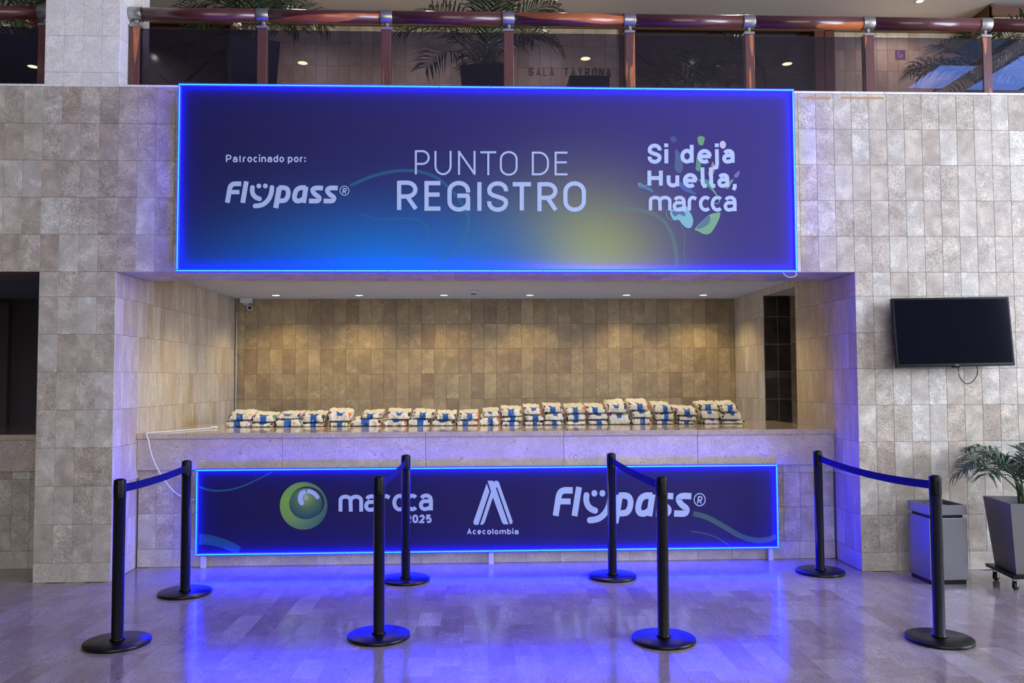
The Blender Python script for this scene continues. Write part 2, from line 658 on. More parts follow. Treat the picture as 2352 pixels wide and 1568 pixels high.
# front wall over the counters
wf = structure('wall_front', MB().box(-6, 14, TS, 0.62, 2.45 + TS, 3.95), 'grout', 'beige travertine tiled wall band behind the large upper banner', 'wall')
hide = lambda a, b_: 0.75 < a < 5.25
tiles(wf, (0, TS, 0), XV, ZV, rsteps(-2.4, 0.0, 0.15) + steps(0.15, 0.75, 0.15), UP, 'stone_wall')
tiles(wf, (0, TS, 0), XV, ZV, [W - 0.15 * k for k in range(5, 0, -1)] + steps(W, 9.167, 0.15), UP, 'stone_wall')
# underside of the lintel
tiles(wf, (0, 0.62, 2.45 + TS), XV, (0, -1, 0), steps(0, W, 0.30), [0, 0.62], 'stone_wall')
# left pilaster
wl = structure('wall_front_left', MB().box(-0.6 + TS, -TS, TS, 0.60, 0, 2.45), 'grout', 'travertine tiled pier standing left of the lit counter niche', 'wall')
tiles(wl, (-0.6, TS, 0), XV, ZV, steps(0, 0.6, 0.15), ROWS, 'stone_wall')
tiles(wl, (-0.6, TS, 0), XV, ZV, [0, 0.3, 0.6], [0, 0.15], 'stone_base')
# right wall
wr = structure('wall_front_right', MB().box(W + TS, 14, TS, 0.60, 0, 2.45), 'grout', 'travertine tiled wall on the right behind the television', 'wall')
tiles(wr, (W, TS, 0), XV, ZV, steps(0, 3.15, 0.15), ROWS, 'stone_wall')
# ledge capping the wall under the balustrade
lg = structure('trim_1', MB().box(-6, 14, 0.03, 0.5, 3.95, 3.962), 'grout', 'pale stone ledge running under the gallery balustrade', 'ledge')
for a, b_ in ((-2.4, -1.5), (-1.5, -0.9), (-0.9, -0.595), (0.0, 0.9), (0.9, 1.8), (1.8, 2.7), (2.7, 3.6), (3.6, 4.5), (4.5, 5.4), (5.4, 6.3), (6.3, 7.2), (7.2, 8.1), (8.1, 9.0)):
    o = bevel_box('ledge_slab', a + 0.001, b_ - 0.001, -0.006, 0.30, 3.950, 3.970, 'stone_pillar', lg, 0.003, 1)

# niche: left, right and back walls
nl = structure('wall_niche_left', MB().box(-0.3, -TS, 0.60, D + 0.3, 0, 2.56), 'grout', 'veined travertine side wall on the left inside the counter niche', 'wall')
tiles(nl, (-TS, 0, 0), YV, ZV, [0, 0.15, 0.30, 0.46], [0.15] + ROWS[1:], 'stone_side')
tiles(nl, (-TS, 0, 0), YV, ZV, [0, 0.46], [0, 0.15], 'stone_base')
tiles(nl, (-TS, 0, 0), YV, ZV, [0.46, 0.62], [0.75, 1.05] + ROWS[4:], 'stone_side')
tiles(nl, (-TS, 0, 0), YV, ZV, steps(0.62, D, 0.15), [1.05, 1.35, 1.65, 1.95, 2.25, 2.55], 'stone_side')
nr = structure('wall_niche_right', MB().box(W + TS, W + 0.3, 0.60, 1.30, 0, 2.56).box(W + TS, W + 0.3, 2.22, D + 0.3, 0, 2.56).box(W + TS, W + 0.3, 1.30, 2.22, 2.48, 2.56),
               'grout', 'veined travertine side wall on the right inside the niche, with a doorway', 'wall')
NR = lambda a, b_: (W + TS, b_, 0)
door = lambda a, b_: 1.30 < -a < 2.22 and b_ < 2.48
neg = lambda q: [-k for k in q][::-1]
tiles(nr, (W + TS, 0, 0), (0, -1, 0), ZV, neg([0, 0.15, 0.30, 0.46]), [0.15] + ROWS[1:], 'stone_side')
tiles(nr, (W + TS, 0, 0), (0, -1, 0), ZV, neg([0, 0.46]), [0, 0.15], 'stone_base')
tiles(nr, (W + TS, 0, 0), (0, -1, 0), ZV, neg([0.46, 0.62]), [0.75, 1.05] + ROWS[4:], 'stone_side')
tiles(nr, (W + TS, 0, 0), (0, -1, 0), ZV, neg([0.62, 0.77, 0.92, 1.07, 1.30]), [1.05, 1.35, 1.65, 1.95, 2.25, 2.55], 'stone_side')
tiles(nr, (W + TS, 0, 0), (0, -1, 0), ZV, neg([2.22, 2.40, 2.55, 2.70, 2.85, 3.00, D]), [1.05, 1.35, 1.65, 1.95, 2.25, 2.55], 'stone_side')
tiles(nr, (W + TS, 0, 0), (0, -1, 0), ZV, neg([1.30, 1.60, 1.91, 2.22]), [2.48, 2.55], 'stone_side')
# far reveal of the doorway, running into the dark passage
pw = structure('wall_passage', MB().box(W + TS, W + 1.6, 2.22 + TS, 2.30, 0, 2.48).box(W + 1.6, W + 1.7, 1.2, 2.3, 0, 2.48).box(W + 0.3, W + 1.7, 1.2, 1.29, 0, 2.48).box(W + 0.3, W + 1.7, 1.2, 2.3, 2.48, 2.56),
               'grout', 'dim stone wall of the passage seen through the niche doorway', 'wall')
tiles(pw, (W, 2.22 + TS, 0), XV, ZV, steps(0.008, 1.5, 0.15), [0.75, 1.05, 1.35, 1.65, 1.95, 2.25, 2.48], 'stone_back')
nb = structure('wall_niche_back', MB().box(-0.3, W + 0.3, D + TS, D + 0.3, 0, 2.56), 'grout', 'warmly lit tan travertine wall at the back of the niche', 'wall')
tiles(nb, (0, D + TS, 0), XV, ZV, [0, 0.11] + steps(0.26, W, 0.15), [1.05, 1.35, 1.65, 1.95, 2.25, 2.55], 'stone_back')
structure('ceiling_niche', MB().box(-0.3, W + 0.3, 0.60, D + 0.3, 2.55, 2.62), 'plaster', 'smooth pale ceiling inside the counter niche', 'ceiling')

# skirting on the right wall
bs = structure('baseboard_right', MB().box(W + 0.01, 14, 0.004, 0.02, 0, 0.15), 'grout', 'pale stone skirting along the foot of the right wall', 'baseboard')
tiles(bs, (W, 0.004, 0), XV, ZV, steps(0, 3.0, 0.30), [0, 0.15], 'stone_base', t=0.006)

# left bay: the next, unlit counter niche
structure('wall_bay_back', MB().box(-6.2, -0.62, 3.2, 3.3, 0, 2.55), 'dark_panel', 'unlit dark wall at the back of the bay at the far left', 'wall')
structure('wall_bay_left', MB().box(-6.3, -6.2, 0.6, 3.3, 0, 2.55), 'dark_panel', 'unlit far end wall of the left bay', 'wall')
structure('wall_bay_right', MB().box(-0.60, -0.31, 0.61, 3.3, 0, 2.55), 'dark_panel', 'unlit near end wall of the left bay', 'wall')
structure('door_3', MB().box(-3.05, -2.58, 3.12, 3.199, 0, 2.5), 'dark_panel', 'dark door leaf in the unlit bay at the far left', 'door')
structure('ceiling_bay', MB().box(-6.3, -0.3, 0.62, 3.3, 2.555, 2.62), 'dark_panel', 'shade-coloured ceiling of the bay at the far left', 'ceiling')  # plaster ceiling, the bay's shade is put into its dark colour

# floor slab between niche and gallery
structure('floor_gallery', MB().box(-6, 14, 0.30, 4.6, 3.80, 3.93), 'grout_floor', 'floor slab of the upper gallery behind the balustrade', 'floor')

# ------------------------------------------------------------------ counters
def counter(label, x0, x1, tile_us, slabs, base_us):
    t = thing('reception_counter', label, 'counter')
    MB().box(x0, x1, 0.50 + TS, 1.9, 0.0, 1.08).build('carcass', 'grout', t)
    a = x0
    for b_ in slabs:
        bevel_box('worktop_slab', a + 0.0008, b_ - 0.0008, 0.44, 1.95, 1.085, 1.13, 'stone_top', t, 0.004, 2)
        bevel_box('apron_slab', a + 0.001, b_ - 0.001, 0.46, 0.50, 0.82, 1.0845, 'stone_slab', t, 0.003, 1)
        a = b_
    tiles(t, (0, 0.50 + TS, 0), XV, ZV, tile_us[0], [0.15, 0.45, 0.75, 0.82], 'stone_wall')
    if len(tile_us) > 1:
        tiles(t, (0, 0.50 + TS, 0), XV, ZV, tile_us[1], [0.15, 0.45, 0.75, 0.82], 'stone_wall')
    tiles(t, (0, 0.496 + TS, 0), XV, ZV, base_us, [0, 0.15], 'stone_base', name='skirting_tile')
    return t


counter('long stone reception counter inside the lit niche, behind the lower banner', 0.001, W - 0.001,
        [steps(0.001, 0.751, 0.15), rsteps(5.217, W - 0.001, 0.15)], [1.22, 2.44, 3.63, 4.80, W - 0.001], steps(0.001, W - 0.001, 0.30))
counter('stone counter in the dark bay at the left edge', -4.0, -0.601, [rsteps(-2.551, -0.601, 0.15)], [-2.8, -1.7, -0.601], rsteps(-2.701, -0.601, 0.30))

# ------------------------------------------------------------------ floor
fl = structure('floor', MB().box(-8, 15, -14, 0.62, -0.12, -0.003), 'floor_far', 'polished cream stone floor of the lobby', 'floor')
cand = []
for i in range(int((8.4 + 2.0) / 0.15)):
    x = -2.0 + 0.15 * i
    off = 0.15 if i % 2 else 0.0
    y = 0.496
    first = True
    while y > -3.0:
        h = off if (first and off) else 0.30
        first = False
        y0 = y - h
        xm, ym = x + 0.075, (y + y0) / 2
        inside = ym < 0.0 or (0.0 < x and x + 0.15 < W + 0.1) or x + 0.15 <= -0.6
        inside = inside and not (-0.6 < xm < 0 and ym > 0) and not (xm > W and ym > 0)
        if inside:
            u_, v_ = px((xm, ym, 0))
            area_px = (F_PX / (ym - CAM.y)) ** 2 * CAM.z / (ym - CAM.y)
            vis = -30 < u_ < 2382 and v_ < 1590
            cand.append((vis, area_px, x, y0, h))
        y = y0
cand.sort(key=lambda q: (not q[0], -q[1]))
for vis, a, x, y0, h in cand[:300]:
    tiles(fl, (0, 0, -0.003), XV, YV, [x, x + 0.15], [y0, y0 + h], 'stone_floor', t=0.003)
rest = MB()
for vis, a, x, y0, h in cand[300:]:
    g = 0.0004
    rest.box(x + g, x + 0.15 - g, y0 + g, y0 + h - g, -0.003, 0)
ro = rest.build('tile_field', 'stone_floor', fl)
tag(ro, kind='stuff')

# ------------------------------------------------------------------ lobby shell behind and beside the camera
structure('ceiling', MB().box(-8, 9.6, -14, 0.02, 6.5, 6.6).box(9.6, 15, -14, -6.6, 6.5, 6.6).box(9.6, 15, -4.4, 0.02, 6.5, 6.6).box(12.2, 15, -6.6, -4.4, 6.5, 6.6).box(10.8, 11.15, -6.6, -4.4, 6.5, 6.6).box(9.6, 10.1, -6.6, -4.4, 6.5, 6.6).box(-8, 15, 0.02, 5, 6.5, 6.6), 'ceiling_paint', 'plain grey ceiling over lobby and gallery', 'ceiling')
structure('wall_left', MB().box(-8.1, -8, -14, 0.6, 0, 6.5), 'lobby_paint', 'plain side wall at the left end of the lobby', 'wall')
structure('wall_right', MB().box(15, 15.1, -14, -9.0, 0, 6.5).box(15, 15.1, -1.4, 0.6, 0, 6.5).box(15, 15.1, -9.0, -1.4, 0, 1.2).box(15, 15.1, -9.0, -1.4, 6.1, 6.5), 'lobby_paint', 'lobby side wall at the right with a wide window', 'wall')
structure('wall_back', MB().box(-8, -0.4, -14.1, -14, 0, 6.5).box(10.8, 15, -14.1, -14, 0, 6.5).box(-0.4, 10.8, -14.1, -14, 0, 0.7).box(-0.4, 10.8, -14.1, -14, 6.1, 6.5), 'lobby_paint', 'lobby wall behind the viewer with the glazed entrance', 'wall')
wn = MB()
for k in range(7):
    x = -0.4 + 11.2 / 6 * k
    wn.box(x - 0.04, x + 0.04, -14.06, -13.98, 0.7, 6.1)
wn.box(-0.4, 10.8, -14.06, -13.98, 3.3, 3.38)
w2 = MB()
for k in range(5):
    y = -9.0 + 7.6 / 4 * k
    w2.box(14.98, 15.06, y - 0.04, y + 0.04, 1.2, 6.1)
structure('window_2', w2, 'dark_trim', 'mullions of the wide window right of the viewer', 'window')
structure('window_1', wn, 'dark_trim', 'mullions of the glazed entrance behind the viewer', 'window')

# ------------------------------------------------------------------ gallery: pillar, back wall, doors
pl = structure('wall_pillar', MB().box(-0.595 + TS, -0.008, TS, 0.58, 3.95, 6.5), 'grout', 'pale stone pillar rising between the two balustrades', 'pillar')
tiles(pl, (-0.595, TS, 0), XV, ZV, [0, 0.15, 0.30, 0.45, 0.595], [3.95, 4.07, 4.37, 4.67, 4.97, 5.27], 'stone_pillar')
tiles(pl, (-TS, 0, 0), YV, ZV, [0, 0.15, 0.30, 0.45, 0.58], [3.97, 4.07, 4.37, 4.67, 4.97, 5.27], 'stone_pillar')

GY = 4.25
gw = structure('wall_gallery_back', MB().box(-0.17, 4.815, GY + TS, 4.5, 3.93, 6.5).box(7.78, 9.70, GY + TS, 4.5, 3.93, 6.5).box(-8, -3.2, GY + TS, 4.5, 3.93, 6.5).box(-3.2, 14, GY + 0.25, 4.6, 3.93, 6.5),
               'grout', 'tan stone wall at the back of the upper gallery', 'wall')
GR = [5.186, 5.486, 5.786, 6.086, 6.33]
tiles(gw, (0, GY + TS, 0), XV, ZV, steps(-0.17, 4.815, 0.15), GR, 'stone_gallery')
tiles(gw, (0, GY + TS, 0), XV, ZV, steps(7.78, 9.68, 0.15), GR, 'stone_gallery')
tiles(gw, (0, GY + TS, 0), XV, ZV, steps(-4.25, -3.2, 0.15), GR, 'stone_gallery')
structure('wall_gallery_right', MB().box(9.70, 14, 3.73, 4.5, 3.93, 6.33), 'stone_gallery', 'stone wall stepping forward at the right end of the gallery', 'wall')
structure('trim_2', MB().box(-8, 9.66, GY - 0.03, GY + 0.02, 6.33, 6.5).box(9.66, 9.71, 3.70, GY + 0.02, 6.33, 6.5).box(9.66, 14, 3.68, 3.74, 6.33, 6.46), 'dark_trim', 'brown band along the top of the gallery wall', 'trim')


def chevron_door(name, x0, x1, label):
    """dark double-width timber door built of slanting boards"""
    t = thing(name, label, 'door', kind_loc)
    tag(t, kind='structure')
    MB().box(x0, x1, GY + 0.16, GY + 0.2, 3.93, 6.42).build('backing', 'dark_panel', t)
    nleaf = max(1, int(round((x1 - x0) / 0.65)))
    lw = (x1 - x0) / nleaf
    for k in range(nleaf):
        a, b_ = x0 + k * lw + 0.004, x0 + (k + 1) * lw - 0.004
        s = 1 if k % 2 else -1
        for j in range(-1, 8):
            z0 = 4.9 + j * 0.24
            h = 0.225
            za, zb = (z0, z0 + lw * 0.9) if s > 0 else (z0 + lw * 0.9, z0)
            if max(za, zb) + h > 6.9:
                continue
            y0 = GY + 0.12 + 0.015 * ((j + k) % 3)
            top = 6.42
            pts = [(a, za), (b_, zb), (b_, zb + h), (a, za + h)]
            pts = [(x, min(z, top)) for x, z in pts]
            if pts[0][1] >= top and pts[1][1] >= top:
                continue
            MB().prism([Vector((x, y0, z)) for x, z in pts], [Vector((x, GY + 0.17, z)) for x, z in pts]).build('board', 'wood_door', t)
    return t


kind_loc = (0, 0, 0)
chevron_door('door_1', -2.95, -0.40, 'dark timber door with slanting boards at the left of the gallery')
chevron_door('door_2', 4.92, 7.51, 'dark timber doors with slanting boards at the gallery centre right')
for k, (a, b_, lab) in enumerate([(-3.2, -2.95, 'red-brown door frame at the far left of the gallery'), (-0.40, -0.17, 'red-brown door frame left of the tan gallery wall'), (4.815, 4.92, 'narrow red-brown door frame right of the wall lettering'), (7.51, 7.78, 'wide red-brown door frame right of the slanting boards')]):
    m_ = MB().box(a, (a + b_) / 2 - 0.003, GY - 0.02, GY + 0.2, 3.93, 6.42).box((a + b_) / 2 + 0.003, b_, GY - 0.03, GY + 0.2, 3.93, 6.42)
    structure('trim_%d' % (k + 3), m_, 'wood_frame', lab, 'door frame')

# ------------------------------------------------------------------ stroke lettering
def arc(cx, cy, rx, ry, a0, a1, k=10):
    return [(cx + rx * cos(radians(a0 + (a1 - a0) * i / k)), cy + ry * sin(radians(a0 + (a1 - a0) * i / k))) for i in range(k + 1)]


RO = arc(.5, .68, .5, .32, 0, 180) + arc(.5, .32, .5, .32, 180, 360)
EL = arc(.5, .5, .5, .5, 0, 360, 24)[:-1]
GLY = {   # skeletons in a unit box, 'o' open, 'c' closed
    'P': [('o', [(0, -.06), (0, 1.04)]), ('o', [(0, 1), (.5, 1)] + arc(.5, .71, .5, .29, 90, -90)[1:] + [(0, .42)])],
    'R': [('o', [(0, -.07), (0, 1.07)]), ('o', [(0, 1), (.5, 1)] + arc(.5, .73, .5, .27, 90, -90)[1:] + [(0, .46)]), ('o', [(.5, .46), (1.03, -.03)])],
    'U': [('o', [(0, 1.03), (0, .36)] + arc(.5, .36, .5, .36, 180, 360)[1:] + [(1, 1.03)])],
    'N': [('o', [(0, -.04), (0, 1.04)]), ('o', [(1, -.04), (1, 1.04)]), ('o', [(0, 1), (1, 0)])],
    'T': [('o', [(-.05, 1), (1.05, 1)]), ('o', [(.5, 1), (.5, -.05)])],
    'O': [('c', RO)],
    'D': [('c', [(0, 0), (0, 1), (.4, 1)] + arc(.4, .58, .6, .42, 90, 0)[1:] + arc(.4, .42, .6, .42, 0, -90))],
    'E': [('o', [(1.06, 1), (0, 1), (0, 0), (1.06, 0)]), ('o', [(0, .55), (1, .55)])],
    'F': [('o', [(1.06, 1), (0, 1), (0, -.05)]), ('o', [(0, .52), (.9, .52)])],
    'G': [('o', [(1, .64), (1, .70)] + arc(.5, .70, .5, .30, 0, 180)[1:] + arc(.5, .30, .5, .30, 180, 350)), ('o', [(1.07, .52), (.42, .52)]), ('o', [(1, .5), (1, -.04)])],
    'I': [('o', [(.5, -.07), (.5, 1.07)])],
    'S': [('o', [(1, .70)] + arc(.5, .74, .5, .26, 0, 180) + [(.03, .64), (.2, .555), (.8, .43), (.97, .35)] + arc(.5, .26, .5, .26, 0, -180) + [(0, .32)])],
    'A': [('o', [(0, -.05), (.5, 1), (1, -.05)]), ('o', [(.18, .30), (.82, .30)])],
    'L': [('o', [(0, 1.05), (0, 0), (1, 0)])],
    'Y': [('o', [(0, 1.05), (.5, .48), (1, 1.05)]), ('o', [(.5, .48), (.5, -.05)])],
    'V': [('o', [(0, 1.05), (.5, 0), (1, 1.05)])],
    'H': [('o', [(0, -.1), (0, 1.1)]), ('o', [(1, -.1), (1, 1.1)]), ('o', [(0, .5), (1, .5)])],
    'Z': [('o', [(0, 1), (1, 1), (0, 0), (1, 0)])],
    'a': [('o', [(.08, .80), (.2, .93), (.45, 1), (.72, .98), (.93, .85), (1, .66), (1, -.1)]), ('o', [(1, .58), (.4, .58)] + arc(.36, .29, .36, .29, 90, 270)[1:] + [(.62, .02), (1, .16)])],
    'e': [('o', [(0, .5), (1.08, .5)]), ('o', arc(.5, .5, .5, .5, 0, 310, 20))],
    'o': [('c', EL)],
    'c': [('o', arc(.56, .5, .56, .5, 48, 312, 18))],
    'd': [('c', EL), ('o', [(1, -.1), (1, 1.55)])],
    'b': [('c', EL), ('o', [(0, -.1), (0, 1.55)])],
    'p': [('c', EL), ('o', [(0, -.5), (0, 1.1)])],
    'n': [('o', [(0, -.1), (0, 1.1)]), ('o', [(0, .6)] + arc(.5, .6, .5, .4, 180, 0)[1:] + [(1, -.1)])],
    'm': [('o', [(0, -.1), (0, .75)] + arc(.24, .75, .24, .25, 180, 0, 8)[1:] + [(.5, -.1)]), ('o', [(.5, .75)] + arc(.75, .72, .25, .28, 180, 0, 8)[1:] + [(1, -.1)])],
    'u': [('o', [(0, 1.1), (0, .4)] + arc(.5, .4, .5, .4, 180, 360)[1:] + [(1, 1.1)]), ('o', [(1, 1.1), (1, -.1)])],
    'r': [('o', [(0, -.1), (0, .62)] + arc(.55, .62, .55, .38, 180, 90, 6)[1:] + [(1, .88)])],
    's': [('o', [(.95, .86), (.5, 1), (.1, .9), (.06, .68), (.3, .56), (.7, .45), (.96, .3), (.9, .1), (.5, 0), (.02, .14)])],
    't': [('o', [(.4, 1.4), (.4, .3), (.5, .06), (.72, 0), (1, .02)]), ('o', [(0, 1), (1, 1)])],
    'l': [('o', [(0, -.08), (0, 1.55)])],
    'L2': [('o', [(0, 1.08), (0, .16), (.35, 0), (1, 0)])],
    'i': [('o', [(.5, -.08), (.5, 1.1)]), ('d', [(.5, 1.5)])],
    'j': [('o', [(1, 1.1), (1, -.25), (.8, -.5), (.2, -.52)]), ('d', [(1, 1.5)])],
    'v': [('o', [(0, 1.1), (.5, 0), (1, 1.1)])],
    'z': [('o', [(0, 1), (1, 1), (0, 0), (1, 0)])],
    '2': [('o', [(.02, .76)] + arc(.5, .70, .46, .30, 170, -30, 10)[1:] + [(0, 0), (1.1, 0)])],
    '0': [('c', RO)],
    '5': [('o', [(.95, 1), (.1, 1), (.06, .56), (.5, .64), (.92, .5), (1, .3), (.86, .08), (.45, 0), (.0, .1)])],
    ',': [('o', [(.5, .25), (.5, 0), (.1, -.4)])],
    '.': [('d', [(.5, .05)])],
    ':': [('d', [(.5, .1)]), ('d', [(.5, .85)])],
}
WID = {'i': 0, 'l': 0, 'I': 0, 'm': 1.75, 't': .42, 'r': .55, ' ': .38, ':': 0, ',': .25, '.': 0, 'j': .35, 'c': .8, 'e': .9, 'T': 1, 'L': .8, 'F': .75}


class Ink:
    """flat lettering: strokes and filled outlines drawn in local 2-D, mapped on a plane"""

    def __init__(self, mp):
        self.mp0, self.mb, self.k = mp, MB(), 0

    def mp(self, a, b_):
        # every further stroke is laid a hair over the one before, like ink on ink
        p = Vector(self.mp0(a, b_))
        p.y -= 0.00006 * self.k
        return p

    def poly(self, pts):
        self.k += 1
        self.mb.add([self.mp(*p) for p in pts], [tuple(range(len(pts)))])

    def disc(self, cx, cy, rx, ry=None, k=28):
        self.poly(arc(cx, cy, rx, ry or rx, 0, 360, k)[:-1])

    def stroke(self, pts, w, closed=False, cap='butt', taper=None):
        p = [Vector((a, b_)) for a, b_ in pts]
        q = [p[0]]
        for s in p[1:]:
            if (s - q[-1]).length > 1e-4:
                q.append(s)
        p = q
        if closed and (p[0] - p[-1]).length < 1e-4:
            p.pop()
        k = len(p)
        L, R_ = [], []
        for i in range(k):
            a = p[i - 1] if (closed or i > 0) else None
            b_ = p[(i + 1) % k] if (closed or i < k - 1) else None
            d0 = (p[i] - a).normalized() if a is not None else None
            d1 = (b_ - p[i]).normalized() if b_ is not None else None
            d0 = d0 or d1
            d1 = d1 or d0
            n0, n1 = Vector((-d0.y, d0.x)), Vector((-d1.y, d1.x))
            nn = n0 + n1
            nn = nn.normalized() if nn.length > 1e-4 else n0
            s = 1 / max(0.45, nn.dot(n0))
            h = (w if taper is None else w * taper(i / (k - 1))) / 2 * s
            L.append(p[i] + nn * h)
            R_.append(p[i] - nn * h)
        self.k += 1
        vs = [self.mp(v.x, v.y) for v in L] + [self.mp(v.x, v.y) for v in R_]
        fs = [(i, (i + 1) % k, k + (i + 1) % k, k + i) for i in range(k if closed else k - 1)]
        self.mb.add(vs, fs)
        if cap == 'round':
            for e in (p[0], p[-1]):
                self.disc(e.x, e.y, w / 2, None, 16)

    def glyph(self, ch, x0, x1, base, top, w, cap='butt', shear=0.0):
        """box in local units, y runs down like in the photograph"""
        def T(pt):
            x = x0 + w / 2 + pt[0] * (x1 - x0 - w)
            y = base - w / 2 - pt[1] * (base - top - w)
            return (x + shear * (base - y), y)
        for kind, pts in GLY[ch]:
            q = [T(pt) for pt in pts]
            if kind == 'd':
                self.disc(q[0][0], q[0][1], w * 0.62, None, 14)
            else:
                self.stroke(q, w, kind == 'c', cap)

    def text(self, s, x0, x1, base, xh, caph, w, cap='butt', gap=0.30):
        def ww(ch):
            k = WID.get(ch, 0.95 if ch.islower() else 1.0)
            if ch.isupper() or ch.isdigit():
                k *= caph / xh * 0.86
            return k
        nat = sum(ww(ch) for ch in s) + gap * (len(s) - 1)
        fixed = w * sum(1 for ch in s if ch != ' ')
        unit = (x1 - x0 - fixed) / nat
        x = x0
        for ch in s:
            adv = ww(ch) * unit + (w if ch != ' ' else 0)
            if ch != ' ':
                h = caph if (ch.isupper() or ch.isdigit()) else xh
                self.glyph(ch, x, x + adv, base, base - h, w, cap)
            x += adv + gap * unit

    def build(self, name, mat, parent):
        me = bpy.data.meshes.new(name)
        me.from_pydata(self.mb.v, [], self.mb.f)
        bm = bmesh.new()
        bm.from_mesh(me)
        bmesh.ops.triangulate(bm, faces=[f for f in bm.faces if len(f.verts) > 4])
        for f in bm.faces:
            if f.normal.y > 0:
                f.normal_flip()
        bm.to_mesh(me)
        bm.free()
        me.materials.append(MATS[mat])
        return obj(name, me, parent)


def plane_map(ox, oy, sc, Y):
    return lambda a, b_: at(ox + a / sc, oy + b_ / sc, Y)


# ------------------------------------------------------------------ neon-edged banners
def neon(parent, x0, x1, z0, z1, yb, joints=0.42):
    """LED neon hose along the four edges: glowing silicone body with a bright core, dim at the cut marks"""
    r = 0.009
    y0, y1 = yb - 0.008, yb + 0.006
    x0, x1, z0, z1 = x0 - r - 0.004, x1 + r + 0.004, z0 - r - 0.004, z1 + r + 0.004
    for nm, (a, b_, horiz, c) in (('top', (x0 - r, x1 + r, True, z1)), ('bottom', (x0 - r, x1 + r, True, z0)), ('left', (z0 + r, z1 - r, False, x0)), ('right', (z0 + r, z1 - r, False, x1))):
        def bar(lo, hi, hw, ya, yb_):
            return MB().box(lo, hi, ya, yb_, c - hw, c + hw) if horiz else MB().box(c - hw, c + hw, ya, yb_, lo, hi)
        t = bar(a, b_, r, y0, y1).build('neon_tube', 'neon_body', parent)
        ch = bar(a, b_, r + 0.003, y1 + 0.0005, y1 + 0.004)  # unseen opaque backing and sides, added to keep the glow off wall and apron
        for sg_ in (-1, 1):
            lo_, hi_ = sorted((c + sg_ * (r + 0.0005), c + sg_ * (r + 0.003)))
            if horiz:
                ch.box(a, b_, y0 + 0.004, y1 + 0.0005, lo_, hi_)
            else:
                ch.box(lo_, hi_, y0 + 0.004, y1 + 0.0005, a, b_)
        ch.build('glow_shield', 'shield_grey', parent)
        k = max(1, int(round((b_ - a) / joints)))
        s = (b_ - a) / k
        mb = MB()
        for j in range(k):
            lo, hi = a + j * s + 0.0015, a + (j + 1) * s - 0.0015
            if horiz:
                mb.box(lo, hi, y0 - 0.003, y0 + 0.002, c - 0.0048, c + 0.0048)
            else:
                mb.box(c - 0.0048, c + 0.0048, y0 - 0.003, y0 + 0.002, lo, hi)
        mb.build('light_core', 'neon_core', t)


def flypass(ink):
    """the wordmark with the smiling y, drawn in the units of its close-up"""
    sp = lambda q, n_=5: [(v.x, v.y) for v in smooth_path(q, n_)]
    ink.stroke(sp([(163, 996), (188, 850), (206, 750), (232, 700), (285, 677), (398, 677)]), 82)
    ink.stroke([(215, 815), (368, 815)], 74)
    ink.stroke([(422, 998), (484, 634)], 82)
    ink.stroke(sp([(587, 738), (583, 800), (605, 865), (650, 908), (706, 930)]), 80, cap='round')
    ink.stroke(sp([(916, 738), (900, 850), (850, 950), (775, 1017), (700, 1043), (632, 1050)]), 80, cap='round')
    ink.disc(695, 713, 41)
    ink.disc(805, 713, 41)
    ink.stroke([(980, 1086), (1042, 735)], 90)
    ink.stroke(sp([(1030, 742), (1120, 742), (1172, 765), (1192, 822), (1178, 900), (1140, 950), (1080, 963), (1005, 963)]), 80)
    ink.stroke([(1448, 999), (1492, 725)], 84)
    ink.stroke(sp([(1490, 744), (1400, 744), (1335, 780), (1302, 860), (1300, 925), (1330, 962), (1390, 962), (1455, 925)]), 82)
    for dx in (0, 248):
        ink.stroke([(a + dx, b_) for a, b_ in sp([(1778, 750), (1670, 746), (1615, 765), (1606, 800), (1640, 850), (1700, 895), (1715, 930), (1690, 962), (1640, 968), (1540, 965)])], 80)
    ink.stroke(arc(2140, 793, 76, 76, 0, 360, 36)[:-1], 14, True)
    ink.stroke([(2112, 840), (2126, 752)], 18)
    ink.stroke(sp([(2124, 756), (2158, 757), (2171, 775), (2158, 798), (2118, 799)], 4), 17)
    ink.stroke([(2140, 798), (2160, 840)], 18)


BY = -0.10
ub = thing('illuminated_banner', 'wide purple banner edged in blue neon, reading PUNTO DE REGISTRO', 'banner', (0, 0, 0))
BX0, BX1, BZ0, BZ1 = 0.534, 5.472, 2.457, 3.925
bevel_box('banner_panel', BX0, BX1, BY, BY + 0.03, BZ0, BZ1, 'banner_upper_print', ub, 0.003, 1)
fr_ = MB()
fr_.box(BX0 + 0.02, BX1 - 0.02, BY + 0.031, -0.002, BZ0 + 0.02, BZ0 + 0.06).box(BX0 + 0.02, BX1 - 0.02, BY + 0.031, -0.002, BZ1 - 0.06, BZ1 - 0.02)
for x in (BX0 + 0.02, 2.2, 3.8, BX1 - 0.06):
    fr_.box(x, x + 0.04, BY + 0.031, -0.002, BZ0 + 0.06, BZ1 - 0.06)
fr_.build('back_frame', 'frame_white', ub)
neon(ub, BX0, BX1, BZ0, BZ1, BY)
YP, YL = BY - 0.0012, BY - 0.0026


def ribbon_mat(name, c):
    P(name, c, 0.55, alpha=0.30)


